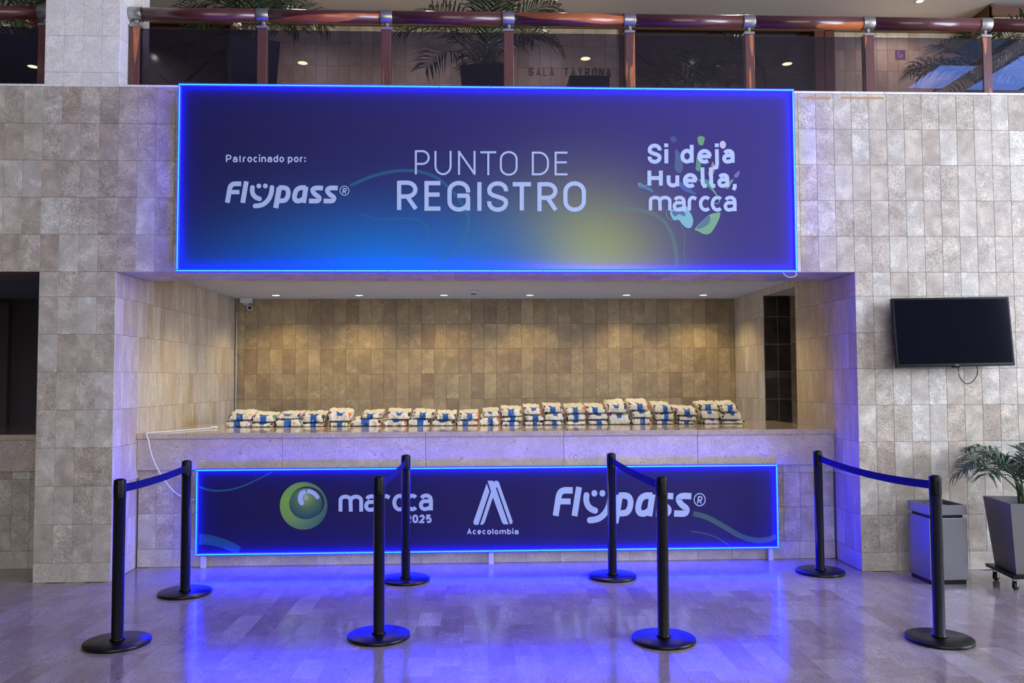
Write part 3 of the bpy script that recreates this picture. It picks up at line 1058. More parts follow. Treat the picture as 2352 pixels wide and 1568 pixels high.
ribbon_mat('ribbon_blue', srgb(60, 150, 190))
ribbon_mat('ribbon_green', srgb(120, 170, 150))
sp2 = lambda q, n_=6: [(v.x, v.y) for v in smooth_path(q, n_)]
mp5 = plane_map(400, 180, 1.6333, YP + 0.0006)
k1 = Ink(mp5)
k1.stroke(sp2([(660, 402), (760, 362), (870, 345), (970, 365), (1050, 430), (1095, 500), (1102, 560), (1060, 640), (950, 708)]), 12)
k1.stroke(sp2([(700, 508), (770, 528), (860, 525), (920, 532), (950, 562), (945, 600), (900, 650), (850, 706)]), 5)
k1.build('print_ribbon', 'ribbon_blue', ub)
k1 = Ink(mp5)
k1.stroke(sp2([(1600, 485), (1720, 490), (1810, 515), (1860, 570), (1880, 640), (1886, 706)]), 14)
k1.stroke(sp2([(1895, 540), (1915, 585), (1912, 650), (1926, 706)]), 3)
k1.build('print_ribbon', 'ribbon_green', ub)

mz = plane_map(900, 330, 5.113, YL)
k1 = Ink(mz)
for ch, a, b_, t_, bs_ in (('P', 270, 445, 75, 357), ('U', 500, 702, 80, 369), ('N', 777, 983, 82, 366), ('T', 1035, 1230, 88, 368), ('O', 1268, 1477, 85, 376), ('D', 1643, 1845, 92, 371), ('E', 1911, 2067, 92, 371)):
    k1 = Ink(mz)
    k1.glyph(ch, a, b_, bs_, t_, 24)
    k1.build('letter', 'print_white', ub)
k1 = Ink(mz)
for ch, a, b_, t_, bs_ in (('R', 60, 302, 432, 782), ('E', 382, 587, 437, 787), ('G', 652, 920, 435, 798), ('I', 1002, 1054, 445, 792), ('S', 1118, 1366, 440, 800), ('T', 1402, 1650, 450, 795), ('R', 1708, 1946, 450, 797), ('O', 2012, 2280, 440, 800)):
    k1 = Ink(mz)
    k1.glyph(ch, a, b_, bs_, t_, 51)
    k1.build('letter', 'print_white', ub)
mf = plane_map(500, 330, 7.35, YL)
k1 = Ink(mf)
k1.text('Patrocinado por:', 138, 1487, 314, 96, 130, 24)
k1.build('lettering', 'print_white', ub)
k1 = Ink(mf)
flypass(k1)
k1.build('wordmark', 'print_white', ub)

# slogan with coloured splashes behind it
BLOBS = [((62, 74, 128), [(572, 165), (600, 132), (640, 138), (664, 175), (640, 215), (596, 212)]),
         ((104, 158, 112), [(942, 150), (985, 128), (1035, 150), (1030, 200), (1012, 250), (960, 244), (944, 200)]),
         ((196, 192, 214), [(1236, 240), (1255, 200), (1290, 195), (1320, 232), (1312, 280), (1280, 298), (1248, 280)]),
         ((72, 92, 138), [(645, 310), (700, 350), (735, 450), (746, 560), (715, 625), (665, 608), (632, 560), (640, 440)]),
         ((92, 148, 120), [(935, 395), (990, 440), (978, 575), (958, 603), (915, 570), (920, 520)]),
         ((178, 128, 116), [(1145, 470), (1172, 560), (1150, 640), (1112, 690), (1080, 630), (1112, 560)]),
         ((104, 108, 168), [(1502, 590), (1490, 660), (1452, 690), (1428, 652)]),
         ((104, 148, 128), [(1424, 705), (1372, 800), (1340, 832), (1314, 822), (1366, 735)]),
         ((78, 116, 158), [(135, 760), (180, 753), (235, 790), (320, 820), (352, 882), (300, 866), (225, 832), (160, 822)]),
         ((74, 142, 132), [(945, 718), (1050, 706), (1108, 738), (1135, 805), (1206, 915), (1186, 915), (1095, 822), (1010, 752)]),
         ((62, 92, 164), [(690, 735), (800, 800), (932, 912), (820, 884), (720, 832)]),
         ((126, 186, 196), [(578, 1130), (770, 1060), (832, 1130), (882, 1240), (862, 1340), (802, 1356), (742, 1312), (690, 1250), (620, 1246)]),
         ((82, 110, 150), [(600, 1140), (700, 1120), (772, 1150), (768, 1200), (700, 1172), (640, 1200)]),
         ((118, 168, 128), [(908, 1362), (1080, 1190), (1222, 1148), (1246, 1150), (1226, 1240), (1150, 1382), (1090, 1436), (1020, 1436), (950, 1400)]),
         ((84, 116, 142), [(1060, 1200), (1110, 1205), (1090, 1300), (990, 1360), (930, 1352)])]
for k, (c, poly) in enumerate(BLOBS):
    nm = 'splash_%d' % k
    P(nm, srgb(*c), 0.55)
    ik = Ink(plane_map(1440, 290, 5.807, YP - 0.00008 * k))
    ik.poly([(v.x, v.y) for v in smooth_path(poly, 5, True)])
    ik.build('colour_splash', nm, ub)
ms = plane_map(1440, 290, 5.807, YL)
k1 = Ink(ms)
k1.stroke(sp2([(150, 800), (165, 765), (185, 765), (210, 795), (275, 780)]), 7)
k1.stroke(sp2([(1130, 815), (1200, 920), (1235, 985), (1210, 1028), (1170, 1025)]), 9)
k1.stroke(sp2([(530, 1110), (522, 1170), (560, 1230), (640, 1250)]), 5)
k1.stroke(sp2([(1100, 1190), (1200, 1165), (1222, 1170), (1210, 1230)]), 6)
P('splash_line', srgb(150, 180, 150), 0.55)
k1.build('colour_splash', 'splash_line', ub)
k1 = Ink(ms)
for ch, a, b_, t_, bs_ in (('S', 276, 462, 230, 500), ('d', 712, 890, 300, 497), ('e', 937, 1132, 302, 500), ('a', 1270, 1436, 302, 498), ('H', 272, 478, 580, 800), ('u', 528, 698, 640, 815), ('e', 745, 943, 622, 822), ('a', 1205, 1366, 622, 820)):
    k1 = Ink(ms)
    k1.glyph(ch, a, b_, bs_, t_, 53)
    k1.build('letter', 'print_white', ub)
k1 = Ink(ms)
k1.stroke([(525, 305), (525, 494)], 53)
k1.stroke([(523, 228), (523, 278)], 53)
k1.build('letter', 'print_white', ub)
k1 = Ink(ms)
k1.stroke([(1198, 305), (1202, 500), (1195, 545), (1170, 552), (1145, 550)], 52)
k1.stroke([(1198, 228), (1198, 278)], 53)
k1.build('letter', 'print_white', ub)
k1 = Ink(ms)
k1.stroke([(1006, 548), (1010, 760), (1030, 795), (1064, 795)], 52)
k1.build('letter', 'print_white', ub)
k1 = Ink(ms)
k1.stroke([(1118, 548), (1124, 760), (1144, 795), (1178, 795)], 52)
k1.build('letter', 'print_white', ub)
k1 = Ink(ms)
k1.stroke([(1438, 768), (1438, 815), (1418, 848)], 50)
k1.build('letter', 'print_white', ub)
k1 = Ink(ms)
MARCCA = (('m', 290, 595, 925, 1130), ('a', 608, 785, 925, 1138), ('r', 808, 948, 925, 1130), ('c', 958, 1125, 925, 1138), ('c', 1116, 1282, 925, 1138), ('a', 1288, 1462, 925, 1138))
for ch, a, b_, t_, bs_ in MARCCA:
    k1 = Ink(ms)
    k1.glyph(ch, a, b_, bs_, t_, 47)
    k1.build('letter', 'print_white', ub)
# loose end of the neon lead at the lower right corner
ld = smooth_path([at(1826, 622, BY - 0.02), at(1829, 632, BY - 0.03), at(1815, 637, BY - 0.03), at(1803, 632, BY - 0.02), at(1799, 626, BY - 0.01)], 5)
MB().tube(ld, 0.003, 6).build('lead', 'cable_white', ub)

LY = 0.40
lb = thing('illuminated_banner', 'low purple banner edged in blue neon on short feet before the counter', 'banner')
LX0, LX1, LZ0, LZ1 = 0.542, 5.457, 0.135, 0.811
bevel_box('banner_panel', LX0, LX1, LY, LY + 0.025, LZ0, LZ1, 'banner_lower_print', lb, 0.003, 1)
for x in (0.575, 3.0, 5.42):
    bevel_box('foot', x - 0.022, x + 0.022, LY + 0.026, LY + 0.05, 0.0, LZ0 + 0.10, 'frame_white', lb, 0.003, 1)
neon(lb, LX0, LX1, LZ0, LZ1, LY)
YP2, YL2 = LY - 0.0012, LY - 0.0026
ribbon_mat('ribbon_teal', srgb(50, 170, 190))
ma = plane_map(440, 1060, 4.126, YP2)
k1 = Ink(ma)
k1.stroke(sp2([(72, 238), (150, 265), (250, 275), (380, 262), (500, 225), (620, 170), (760, 100)]), 20, taper=lambda t_: 1 - 0.5 * t_)
k1.build('print_ribbon', 'ribbon_teal', lb)
k1 = Ink(ma)
k1.stroke(sp2([(70, 733), (160, 740), (260, 762), (360, 798), (450, 842)]), 104, taper=lambda t_: 1 - 0.25 * t_)
k1.build('print_ribbon', 'ribbon_blue', lb)
mr = plane_map(1240, 1060, 4.2, YP2)
k1 = Ink(mr)
k1.stroke(sp2([(1480, 500), (1600, 532), (1750, 610), (1900, 700), (2020, 745), (2130, 758), (2220, 745), (2280, 718)]), 50)
k1.stroke(sp2([(1460, 670), (1600, 695), (1720, 740), (1820, 803)]), 10)
k1.build('print_ribbon', 'ribbon_green', lb)
# green ball logo
ctr = ma(1062, 418)
rad = (ma(1288, 418) - ctr).length
radial('logo_green', ctr.x - rad * 0.55, ctr.z + rad * 0.25, rad * 1.7, [(0.0, srgb(128, 186, 62)), (0.45, srgb(122, 164, 76)), (1.0, srgb(34, 96, 92))])
c2_ = ma(1085, 340)
radial('logo_inner', c2_.x, c2_.z, rad * 1.0, [(0.0, srgb(196, 206, 190)), (0.16, srgb(126, 160, 84)), (0.45, srgb(82, 122, 72)), (0.85, srgb(16, 76, 88))])
P('logo_navy', srgb(22, 30, 78), 0.55)
k1 = Ink(plane_map(440, 1060, 4.126, YP2 - 0.0002))
k1.disc(1062, 418, 226, None, 56)
k1.build('logo_disc', 'logo_green', lb)
k1 = Ink(plane_map(440, 1060, 4.126, YP2 - 0.0005))
k1.disc(1095, 386, 164, 152, 48)
k1.build('logo_disc', 'logo_navy', lb)
k1 = Ink(plane_map(440, 1060, 4.126, YP2 - 0.0008))
k1.disc(1082, 398, 157, 148, 48)
k1.build('logo_disc', 'logo_inner', lb)
k1 = Ink(plane_map(440, 1060, 4.126, YL2))
k1.stroke(sp2([(1044, 392), (1032, 362), (1034, 322), (1052, 296), (1082, 286)]), 46)
k1.disc(1044, 392, 22)
k1.stroke(sp2([(1094, 280), (1130, 284), (1166, 304), (1196, 340)]), 40)
k1.disc(1196, 338, 17)
k1.build('logo_mark', 'print_white', lb)
k1 = Ink(plane_map(440, 1060, 4.126, YL2))
for ch, a, b_, t_, bs_ in MARCCA:
    s_ = (2287 - 1393) / (1462 - 290)
    k1 = Ink(plane_map(440, 1060, 4.126, YL2))
    k1.glyph(ch, 1393 + (a - 290) * s_, 1393 + (b_ - 290) * s_, 478 - (a - 290) * 0.011, 312 - (a - 290) * 0.011, 37)
    k1.build('letter', 'print_white', lb)
k1 = Ink(plane_map(440, 1060, 4.126, YL2))
for k, ch in enumerate('2025'):
    k1.glyph(ch, 2028 + k * 64, 2084 + k * 64, 582, 500, 20)
k1.build('lettering', 'print_white', lb)
mA = plane_map(1040, 1060, 6.815, YL2)
k1 = Ink(mA)
k1.poly([(530, 340), (575, 465), (400, 988), (345, 988), (326, 972), (322, 940)])
k1.poly([(543, 298), (632, 298), (647, 325), (660, 298), (695, 298), (722, 320), (938, 935), (930, 965), (895, 980), (700, 420), (686, 390), (678, 420), (872, 980), (800, 980), (772, 955), (628, 560), (500, 945), (470, 985), (428, 985), (598, 465)])
k1.build('emblem', 'print_white', lb)
k1 = Ink(mA)
k1.text('Acecolombia', 222, 1030, 1137, 70, 92, 20)
k1.build('lettering', 'print_white', lb)
k1 = Ink(lambda a, b_: at(1269 + (a - 120) * 0.1673, 1184.7 + (b_ - 998) * 0.1832, YL2))
flypass(k1)
k1.build('wordmark', 'print_white', lb)

# ------------------------------------------------------------------ balustrades
def balustrade(label, posts, ends, glass_spans):
    t = thing('gallery_balustrade', label, 'railing')
    py0, py1, zr, rr = 0.145, 0.215, 4.632, 0.056
    for x in posts:
        bevel_box('post', x - 0.041, x + 0.041, py0, py1, 3.971, 4.512, 'wood_post', t, 0.004, 1)
        bevel_box('cap_plate', x - 0.045, x + 0.045, py0 - 0.004, py1 + 0.004, 4.5125, 4.535, 'steel', t, 0.002, 1)
        MB().lathe([(0.030, 4.535), (0.022, 4.545), (0.019, 4.565), (0.026, 4.59)], x, 0.18, 16).build('stem', 'steel', t)
        Mx = Matrix.Translation((x, 0.18, zr)) @ Matrix.Rotation(pi / 2, 4, 'Y')
        MB().lathe([(rr + 0.003, -0.05), (rr + 0.0045, -0.046), (rr + 0.0045, 0.046), (rr + 0.003, 0.05)], 0, 0, 28, True, Mx).build('collar', 'steel', t)
    cuts = sorted([ends[0]] + list(posts) + [ends[1]])
    for a, b_ in zip(cuts[:-1], cuts[1:]):
        lo = a + (0.051 if a in posts else 0)
        hi = b_ - (0.051 if b_ in posts else 0)
        if hi - lo < 0.02:
            continue
        L = hi - lo
        Mx = Matrix.Rotation(pi / 2, 4, 'Y')
        o = MB().lathe([(rr, -L / 2), (rr, L / 2)], 0, 0, 28, True, Mx).build('handrail', 'wood_rail', t)
        o.location = ((lo + hi) / 2, 0.18, zr)
    for a, b_ in glass_spans:
        o = MB().box(a, b_, 0.152, 0.162, 3.985, 4.500).build('glass_panel', 'tinted_glass', t)
    return t


PX = [0.054, 1.100, 2.130, 3.158, 4.191, 5.220, 6.262, 7.297, 8.33]
balustrade('polished wood and tinted glass balustrade right of the stone pillar', PX, (0.004, 9.3), [(a + 0.043, b_ - 0.043) for a, b_ in zip(PX[:-1], PX[1:])] + [(8.375, 9.2)])
balustrade('short run of wooden balustrade left of the stone pillar', [-1.76, -0.69], (-2.4, -0.602), [(-1.717, -0.733), (-2.4, -1.803)])

# ------------------------------------------------------------------ belt stanchions
def stanchion(label, x, y, face):
    t = thing('belt_stanchion', label, 'stanchion', (x, y, 0), face, 'queue barrier posts')
    MB().lathe([(0.186, 0.0), (0.191, 0.004), (0.191, 0.017), (0.187, 0.021), (0.06, 0.0245), (0.0, 0.0245)], 0, 0, 48).build('base', 'black_base', t)
    MB().lathe([(0.043, 0.024), (0.042, 0.034), (0.0345, 0.036), (0.0345, 0.868)], 0, 0, 32).build('pole', 'black_metal', t)
    MB().lathe([(0.0348, 0.868), (0.0354, 0.870), (0.0354, 0.972), (0.0348, 0.976), (0.034, 0.9775), (0.022, 0.979), (0.020, 0.984), (0.0, 0.984)], 0, 0, 32).build('head', 'black_plastic', t)
    # belt slots on the four sides of the head
    for k in range(4):
        a = k * pi / 2
        Mk = Matrix.Rotation(a, 4, 'Z')
        bevel_box('slot', 0.030, 0.0368, -0.009, 0.009, 0.892, 0.955, 'black_plastic', t, 0.003, 1, Mk)
    return t


ST = [((0.7187, -0.3981), (0.7263, -1.5583), 'leftmost'), ((2.3202, -0.086), (2.2837, -1.516), 'second from the left'), ((3.9588, -0.0786), (4.0099, -1.6738), 'third from the left'), ((5.6626, -0.0203), (5.95, -1.765), 'rightmost')]
fx = atz(2158, 1470, 0)
ST[3] = ((5.6626, -0.0203), (fx.x, fx.y), 'rightmost')
for (rx, ry), (fx_, fy_), nm in ST:
    ang = math.atan2(ry - fy_, rx - fx_)
    r_ = stanchion('black barrier post at the rear of the %s pair, nearer the counter' % nm, rx, ry, ang)
    f_ = stanchion('black barrier post at the front of the %s pair, nearer the viewer' % nm, fx_, fy_, ang)
    L = math.hypot(rx - fx_, ry - fy_)
    sag = 0.03 if nm == 'rightmost' else 0.012
    lo, hi = [], []
    k = 16
    ring = []
    for i in range(k + 1):
        s = i / k
        xx = 0.041 + s * (L - 0.082)
        z = 0.922 - 4 * sag * s * (1 - s)
        ring.append((xx, z))
    vs, fs = [], []
    for xx, z in ring:
        for dy in (-0.0012, 0.0012):
            for dz in (-0.025, 0.025):
                vs.append((xx, dy, z + dz))
    for i in range(k):
        a, b_ = i * 4, i * 4 + 4
        fs += [(a, b_, b_ + 1, a + 1), (a + 2, a + 3, b_ + 3, b_ + 2), (a, a + 2, b_ + 2, b_), (a + 1, b_ + 1, b_ + 3, a + 3)]
    fs += [(0, 1, 3, 2), (k * 4, k * 4 + 2, k * 4 + 3, k * 4 + 1)]
    bl = MB().add(vs, fs).build('belt', 'belt_blue', f_)
    bl['label'] = 'dark blue retractable belt'
    bevel_box('belt_clip', L - 0.052, L - 0.0408, -0.006, 0.006, 0.892, 0.952, 'black_plastic', f_, 0.002, 1)

# ------------------------------------------------------------------ television
tv = thing('television', 'black flat-screen television mounted on the right stone wall', 'television', (6.745, -0.10, 1.94))
tv.rotation_euler = (radians(-4), radians(-0.9), radians(1.2))
TW, TH = 0.988, 0.565
bevel_box('casing', -TW / 2, TW / 2, -0.06, -0.02, -TH / 2, TH / 2, 'tv_case', tv, 0.006, 2)
bevel_box('back_cover', -TW / 2 + 0.12, TW / 2 - 0.12, -0.0195, 0.02, -TH / 2 + 0.06, TH / 2 - 0.10, 'black_plastic', tv, 0.01, 2)
MB().box(-TW / 2 + 0.016, TW / 2 - 0.016, -0.0608, -0.060, -TH / 2 + 0.026, TH / 2 - 0.016).build('screen', 'screen', tv)
bevel_box('wall_bracket', -0.22, 0.22, 0.0205, 0.055, -0.12, 0.12, 'black_metal', tv, 0.004, 1)
bevel_box('sensor_lip', -0.03, 0.03, -0.055, -0.035, -TH / 2 - 0.008, -TH / 2 - 0.0005, 'tv_case', tv, 0.002, 1)
P('logo_grey', srgb(170, 170, 172), 0.5)
k1 = Ink(lambda a, b_: Vector((-0.01 + a * 0.001, -0.0614, -TH / 2 + 0.006 + (12 - b_) * 0.001)))
k1.stroke(arc(5, 6, 4.2, 4.2, 0, 360, 14)[:-1], 1.6, True)
k1.stroke([(5, 4), (5, 8)], 1.4)
k1.glyph('L', 12, 18, 11, 1, 2.2)
k1.glyph('G', 20, 28, 11, 1, 2.2)
k1.build('maker_mark', 'logo_grey', tv)
cb = smooth_path([(0.055, 0.01, -TH / 2 + 0.05), (0.050, 0.0, -TH / 2 - 0.01), (0.055, 0.0, -TH / 2 - 0.08), (0.10, 0.0, -TH / 2 - 0.135), (0.16, 0.0, -TH / 2 - 0.12), (0.205, 0.0, -TH / 2 - 0.06), (0.208, 0.0, -TH / 2 - 0.0), (0.20, 0.01, -TH / 2 + 0.05)], 6)
MB().tube(cb, 0.0038, 8).build('cable', 'cable_black', tv)

# ------------------------------------------------------------------ litter bin
bn = thing('litter_bin', 'square brushed-steel litter bin standing against the right wall', 'bin', (6.325, -0.477, 0), radians(1.5))
S = 0.30
MB().box(0.012, S - 0.012, 0.012, S - 0.012, 0.0, 0.034).build('plinth', 'black_plastic', bn)
bd = bevel_box('body', 0, S, 0, S, 0.034, 0.503, 'brushed', bn, 0.004, 2)
MB().box(0.022, S - 0.022, 0.022, S - 0.022, 0.503, 0.526).build('recess', 'black_plastic', bn)
h_ = 0.016
ld_ = MB()
ld_.box(0, S, 0, h_, 0.526, 0.60).box(0, S, S - h_, S, 0.526, 0.60).box(0, h_, h_, S - h_, 0.526, 0.60).box(S - h_, S, h_, S - h_, 0.526, 0.60)
ld_.build('lid_rim', 'brushed', bn)
MB().box(h_, S - h_, h_, S - h_, 0.526, 0.575).build('lid_tray', 'black_plastic', bn)
MB().box(0.09, 0.21, 0.08, 0.22, 0.5752, 0.585).build('ash_grille', 'brushed', bn)

# ------------------------------------------------------------------ palms
def frond(name, mat, base, az, length, droop, lift, nleaf, leaf, parent, rng, width=0.0075, ymax=None):
    """one feather leaf: arching stalk with two rows of narrow leaflets"""
    mb = MB()
    pts = []
    el = lift
    p = Vector(base)
    k = 22
    for i in range(k + 1):
        pts.append(p.copy())
        d = Vector((cos(az) * cos(el), sin(az) * cos(el), sin(el)))
        p = p + d * (length / k)
        el -= droop / k * (0.4 + 1.2 * i / k)
    mb.tube(pts, [0.006 * (1 - 0.85 * i / k) for i in range(k + 1)], 5)
    side = Vector((-sin(az), cos(az), 0))
    for j in range(nleaf):
        s = 0.28 + 0.72 * j / (nleaf - 1)
        f = s * k
        i0 = min(int(f), k - 1)
        q = pts[i0].lerp(pts[i0 + 1], f - i0)
        tan = (pts[i0 + 1] - pts[i0]).normalized()
        upv = side.cross(tan)
        upv = -upv if upv.z < 0 else upv
        L = leaf * (0.55 + 0.9 * sin(pi * min(1, 0.15 + 0.8 * (s - 0.28) / 0.72))) * rng.uniform(0.85, 1.1)
        for sg in (-1, 1):
            d = (side * sg * rng.uniform(0.75, 0.95) + tan * rng.uniform(0.55, 0.85) + upv * rng.uniform(-0.1, 0.25)).normalized()
            wv = d.cross(upv).normalized() * width
            mid = q + d * L * 0.5 + upv * 0.01
            tip = q + d * L + Vector((0, 0, -L * rng.uniform(0.10, 0.35)))
            mb.add([q - wv * 0.35, q + wv * 0.35, mid + wv, mid - wv, tip], [(0, 1, 2, 3), (3, 2, 4)])
    if ymax is not None:
        mb.v = [(x, y if y < ymax - 0.1 else ymax - 0.1 + 0.1 * (1 - math.exp(-(y - ymax + 0.1) / 0.1)), z) for x, y, z in mb.v]
    me = bpy.data.meshes.new(name)
    me.from_pydata(mb.v, [], mb.f)
    me.materials.append(MATS[mat])
    return obj(name, me, parent)


def planter(parent, hb, ht, z0, z1, mat):
    """square tapered pot with a rim wall and soil set below the rim"""
    mb = MB()
    r = lambda h, z: [Vector((a * h, b_ * h, z)) for a, b_ in ((-1, -1), (1, -1), (1, 1), (-1, 1))]
    rings = [r(hb, z0), r(ht, z1), r(ht - 0.018, z1), r(ht - 0.03, z1 - 0.07)]
    vs = [p for q in rings for p in q]
    fs = [(j * 4 + i, j * 4 + (i + 1) % 4, j * 4 + 4 + (i + 1) % 4, j * 4 + 4 + i) for j in range(3) for i in range(4)] + [(3, 2, 1, 0)]
    mb.add(vs, fs).build('pot', mat, parent)
    MB().prism(r(ht - 0.034, z1 - 0.09), r(ht - 0.031, z1 - 0.06)).build('soil', 'soil', parent)


def palm(label, loc, rz, hb, ht, z0, z1, potmat, leafmat, spec, seed, group='potted palms', stems=5, spread=0.05, ymax=None):
    rng = random.Random(seed)
    t = thing('potted_palm', label, 'plant', loc, rz, group)
    planter(t, hb, ht, z0, z1, potmat)
    zb = z1 - 0.06
    nfr, length, leaf, droop, lift, nleaf = spec
    for k in range(stems):
        a = rng.uniform(0, 2 * pi)
        rr = rng.uniform(0.2, 1) * spread
        MB().tube([(cos(a) * rr, sin(a) * rr, zb - 0.01), (cos(a) * rr * 1.3, sin(a) * rr * 1.3, zb + 0.12), (cos(a) * rr * 1.8, sin(a) * rr * 1.8, zb + 0.26)], [0.012, 0.009, 0.006], 6).build('stem', 'stem_green', t)
    for k in range(nfr):
        az = 2 * pi * (k + rng.uniform(-0.3, 0.3)) / nfr
        frond('frond', leafmat, (cos(az) * 0.03, sin(az) * 0.03, zb + rng.uniform(0.0, 0.2)), az, length * rng.uniform(0.75, 1.1), droop * rng.uniform(0.8, 1.2), lift * rng.uniform(0.75, 1.1), nleaf, leaf, t, rng, ymax=ymax)
    return t


# planter on its dolly at the right edge
dz = 0.115
rzp = radians(-8)
pc = Vector((7.06, -0.515, 0))
palm('feathery palm in a grey tapered planter, right of the steel bin', (pc.x, pc.y, dz), rzp, 0.165, 0.215, 0.002, 0.525, 'planter_grey', 'palm_leaf', (13, 0.66, 0.17, 1.9, 1.2, 24), 11, 'potted palms', 7, 0.06, ymax=0.40)
dl = thing('plant_dolly', 'black wheeled dolly under the grey planter', 'dolly', (pc.x, pc.y, 0), rzp)
bevel_box('board', -0.215, 0.215, -0.215, 0.215, 0.092, 0.115, 'black_plastic', dl, 0.004, 1)
for sx in (-1, 1):
    for sy in (-1, 1):
        cx, cy = sx * 0.165, sy * 0.15
        cs = obj('caster', MB().lathe([(0.026, 0.083), (0.026, 0.092)], cx, cy, 14).mesh('caster', 'black_metal'), dl)
        Mw = Matrix.Translation((cx, cy, 0.031)) @ Matrix.Rotation(radians(35), 4, 'Z') @ Matrix.Rotation(pi / 2, 4, 'X')
        MB().lathe([(0.012, -0.013), (0.029, -0.012), (0.031, -0.008), (0.031, 0.008), (0.029, 0.012), (0.012, 0.013)], 0, 0, 20, True, Mw).build('wheel', 'black_wheel', cs)
        MB().lathe([(0.010, -0.0145), (0.010, 0.0145)], 0, 0, 12, True, Mw).build('hub', 'steel', cs)
        Mf = Matrix.Translation((cx, cy, 0)) @ Matrix.Rotation(radians(35), 4, 'Z')
        fk = MB()
        for s in (-1, 1):
            fk.box(-0.014, 0.014, s * 0.0165 - 0.0015, s * 0.0165 + 0.0015, 0.022, 0.083, Mf)
        fk.box(-0.02, 0.02, -0.018, 0.018, 0.078, 0.083, Mf).build('fork', 'steel', cs)

# palms on the gallery
GZ = 3.93
palm('palm in a dark planter behind the glass at the left of the gallery', (0.62, 1.62, GZ), radians(20), 0.17, 0.24, 0.001, 1.02, 'planter_dark', 'palm_dark', (13, 0.95, 0.26, 2.2, 1.25, 34), 3)
palm('palm in a dark planter near the gallery centre, left of the wall lettering', (2.98, 1.62, GZ), radians(-10), 0.16, 0.23, 0.001, 0.79, 'planter_dark', 'palm_dark', (12, 1.05, 0.25, 1.8, 1.25, 34), 8)
palm('palm in a dark planter behind the right end of the balustrade', (8.15, 1.5, GZ), radians(5), 0.16, 0.23, 0.001, 0.60, 'planter_dark', 'palm_dark', (13, 0.95, 0.24, 1.9, 1.2, 32), 21)
palm('palm in a dark planter left of the stone pillar', (-1.68, 1.6, GZ), radians(12), 0.17, 0.24, 0.001, 1.02, 'planter_dark', 'palm_dark', (12, 0.9, 0.25, 2.0, 1.2, 32), 5)
palm('dim palm in front of the dark gallery doors', (5.55, 2.9, GZ), radians(8), 0.20, 0.26, 0.001, 0.95, 'planter_dark', 'palm_dark', (11, 0.8, 0.22, 1.8, 1.2, 30), 33)
bx = thing('pedestal', 'dark plain pedestal block below the wall lettering', 'pedestal', (4.025, 1.6, GZ))
bevel_box('plinth_block', -0.20, 0.20, -0.15, 0.15, 0.001, 0.685, 'planter_dark', bx, 0.004, 1)
bevel_box('top_plate', -0.205, 0.205, -0.155, 0.155, 0.6855, 0.702, 'planter_dark', bx, 0.003, 1)

# wall lettering SALA TAYRONA
sg = thing('wall_lettering', 'metal letters SALA TAYRONA fixed to the gallery wall', 'sign')
word = 'SALA TAYRONA'
x = 3.585
for ch in word:
    if ch == ' ':
        x += 0.10
        continue
    wd = 0.062 if ch != 'L' else 0.052
    ik = Ink(lambda a, b_: Vector((a, GY - 0.012, -b_)))
    ik.glyph(ch, x, x + wd, -5.675, -5.785, 0.013)
    vs = ik.mb.v
    base_n = len(vs)
    mb = MB()
    mb.add(vs, ik.mb.f)
    me = bpy.data.meshes.new('letter')
    me.from_pydata(mb.v, [], mb.f)
    bm = bmesh.new()
    bm.from_mesh(me)
    ex = bmesh.ops.extrude_face_region(bm, geom=list(bm.faces))
    bmesh.ops.translate(bm, vec=(0, 0.011, 0), verts=[g for g in ex['geom'] if isinstance(g, bmesh.types.BMVert)])
    bmesh.ops.recalc_face_normals(bm, faces=bm.faces)
    bm.to_mesh(me)
    bm.free()
    me.materials.append(MATS['letter_metal'])
    obj('letter', me, sg)
    x += wd + 0.034

# small safety sign
ss = thing('safety_sign', 'small purple square safety sign on the gallery wall at the right', 'sign')
MB().box(8.642, 8.782, GY - 0.006, GY - 0.001, 5.955, 6.085).build('plate', 'sign_purple', ss)
P('sign_pale', srgb(150, 120, 160), 0.5)
MB().box(8.678, 8.692, GY - 0.0075, GY - 0.0061, 5.985, 6.06).box(8.692, 8.735, GY - 0.0075, GY - 0.0061, 5.985, 5.998).box(8.718, 8.745, GY - 0.0075, GY - 0.0061, 6.0, 6.03).build('pictogram', 'sign_pale', ss)

# ------------------------------------------------------------------ recessed lamps
def downlight(label, loc, group, power, color, lamp, spot=70, r=0.042, blend=0.6, trimmat='white_paint'):
    t = thing('downlight', label, 'lamp', loc, 0, group)
    MB().lathe([(r, -0.0005), (r + 0.014, -0.0005), (r + 0.014, -0.004), (r + 0.004, -0.006), (r, -0.005), (r, -0.0005)], 0, 0, 28, caps=False).build('trim_ring', trimmat, t)
    MB().lathe([(0.0, -0.0025), (r, -0.0025), (r, -0.0008), (0.0, -0.0008)], 0, 0, 24).build('lamp_face', lamp, t)
    l_ = bpy.data.lights.new('lamp_beam', 'SPOT')
    l_.energy, l_.color, l_.spot_size, l_.spot_blend, l_.shadow_soft_size = power, color, radians(spot), blend, 0.03
    o = bpy.data.objects.new('lamp_beam', l_)
    COL.objects.link(o)
    o.parent = t
    o.location = (0, 0, -0.02)
    return t


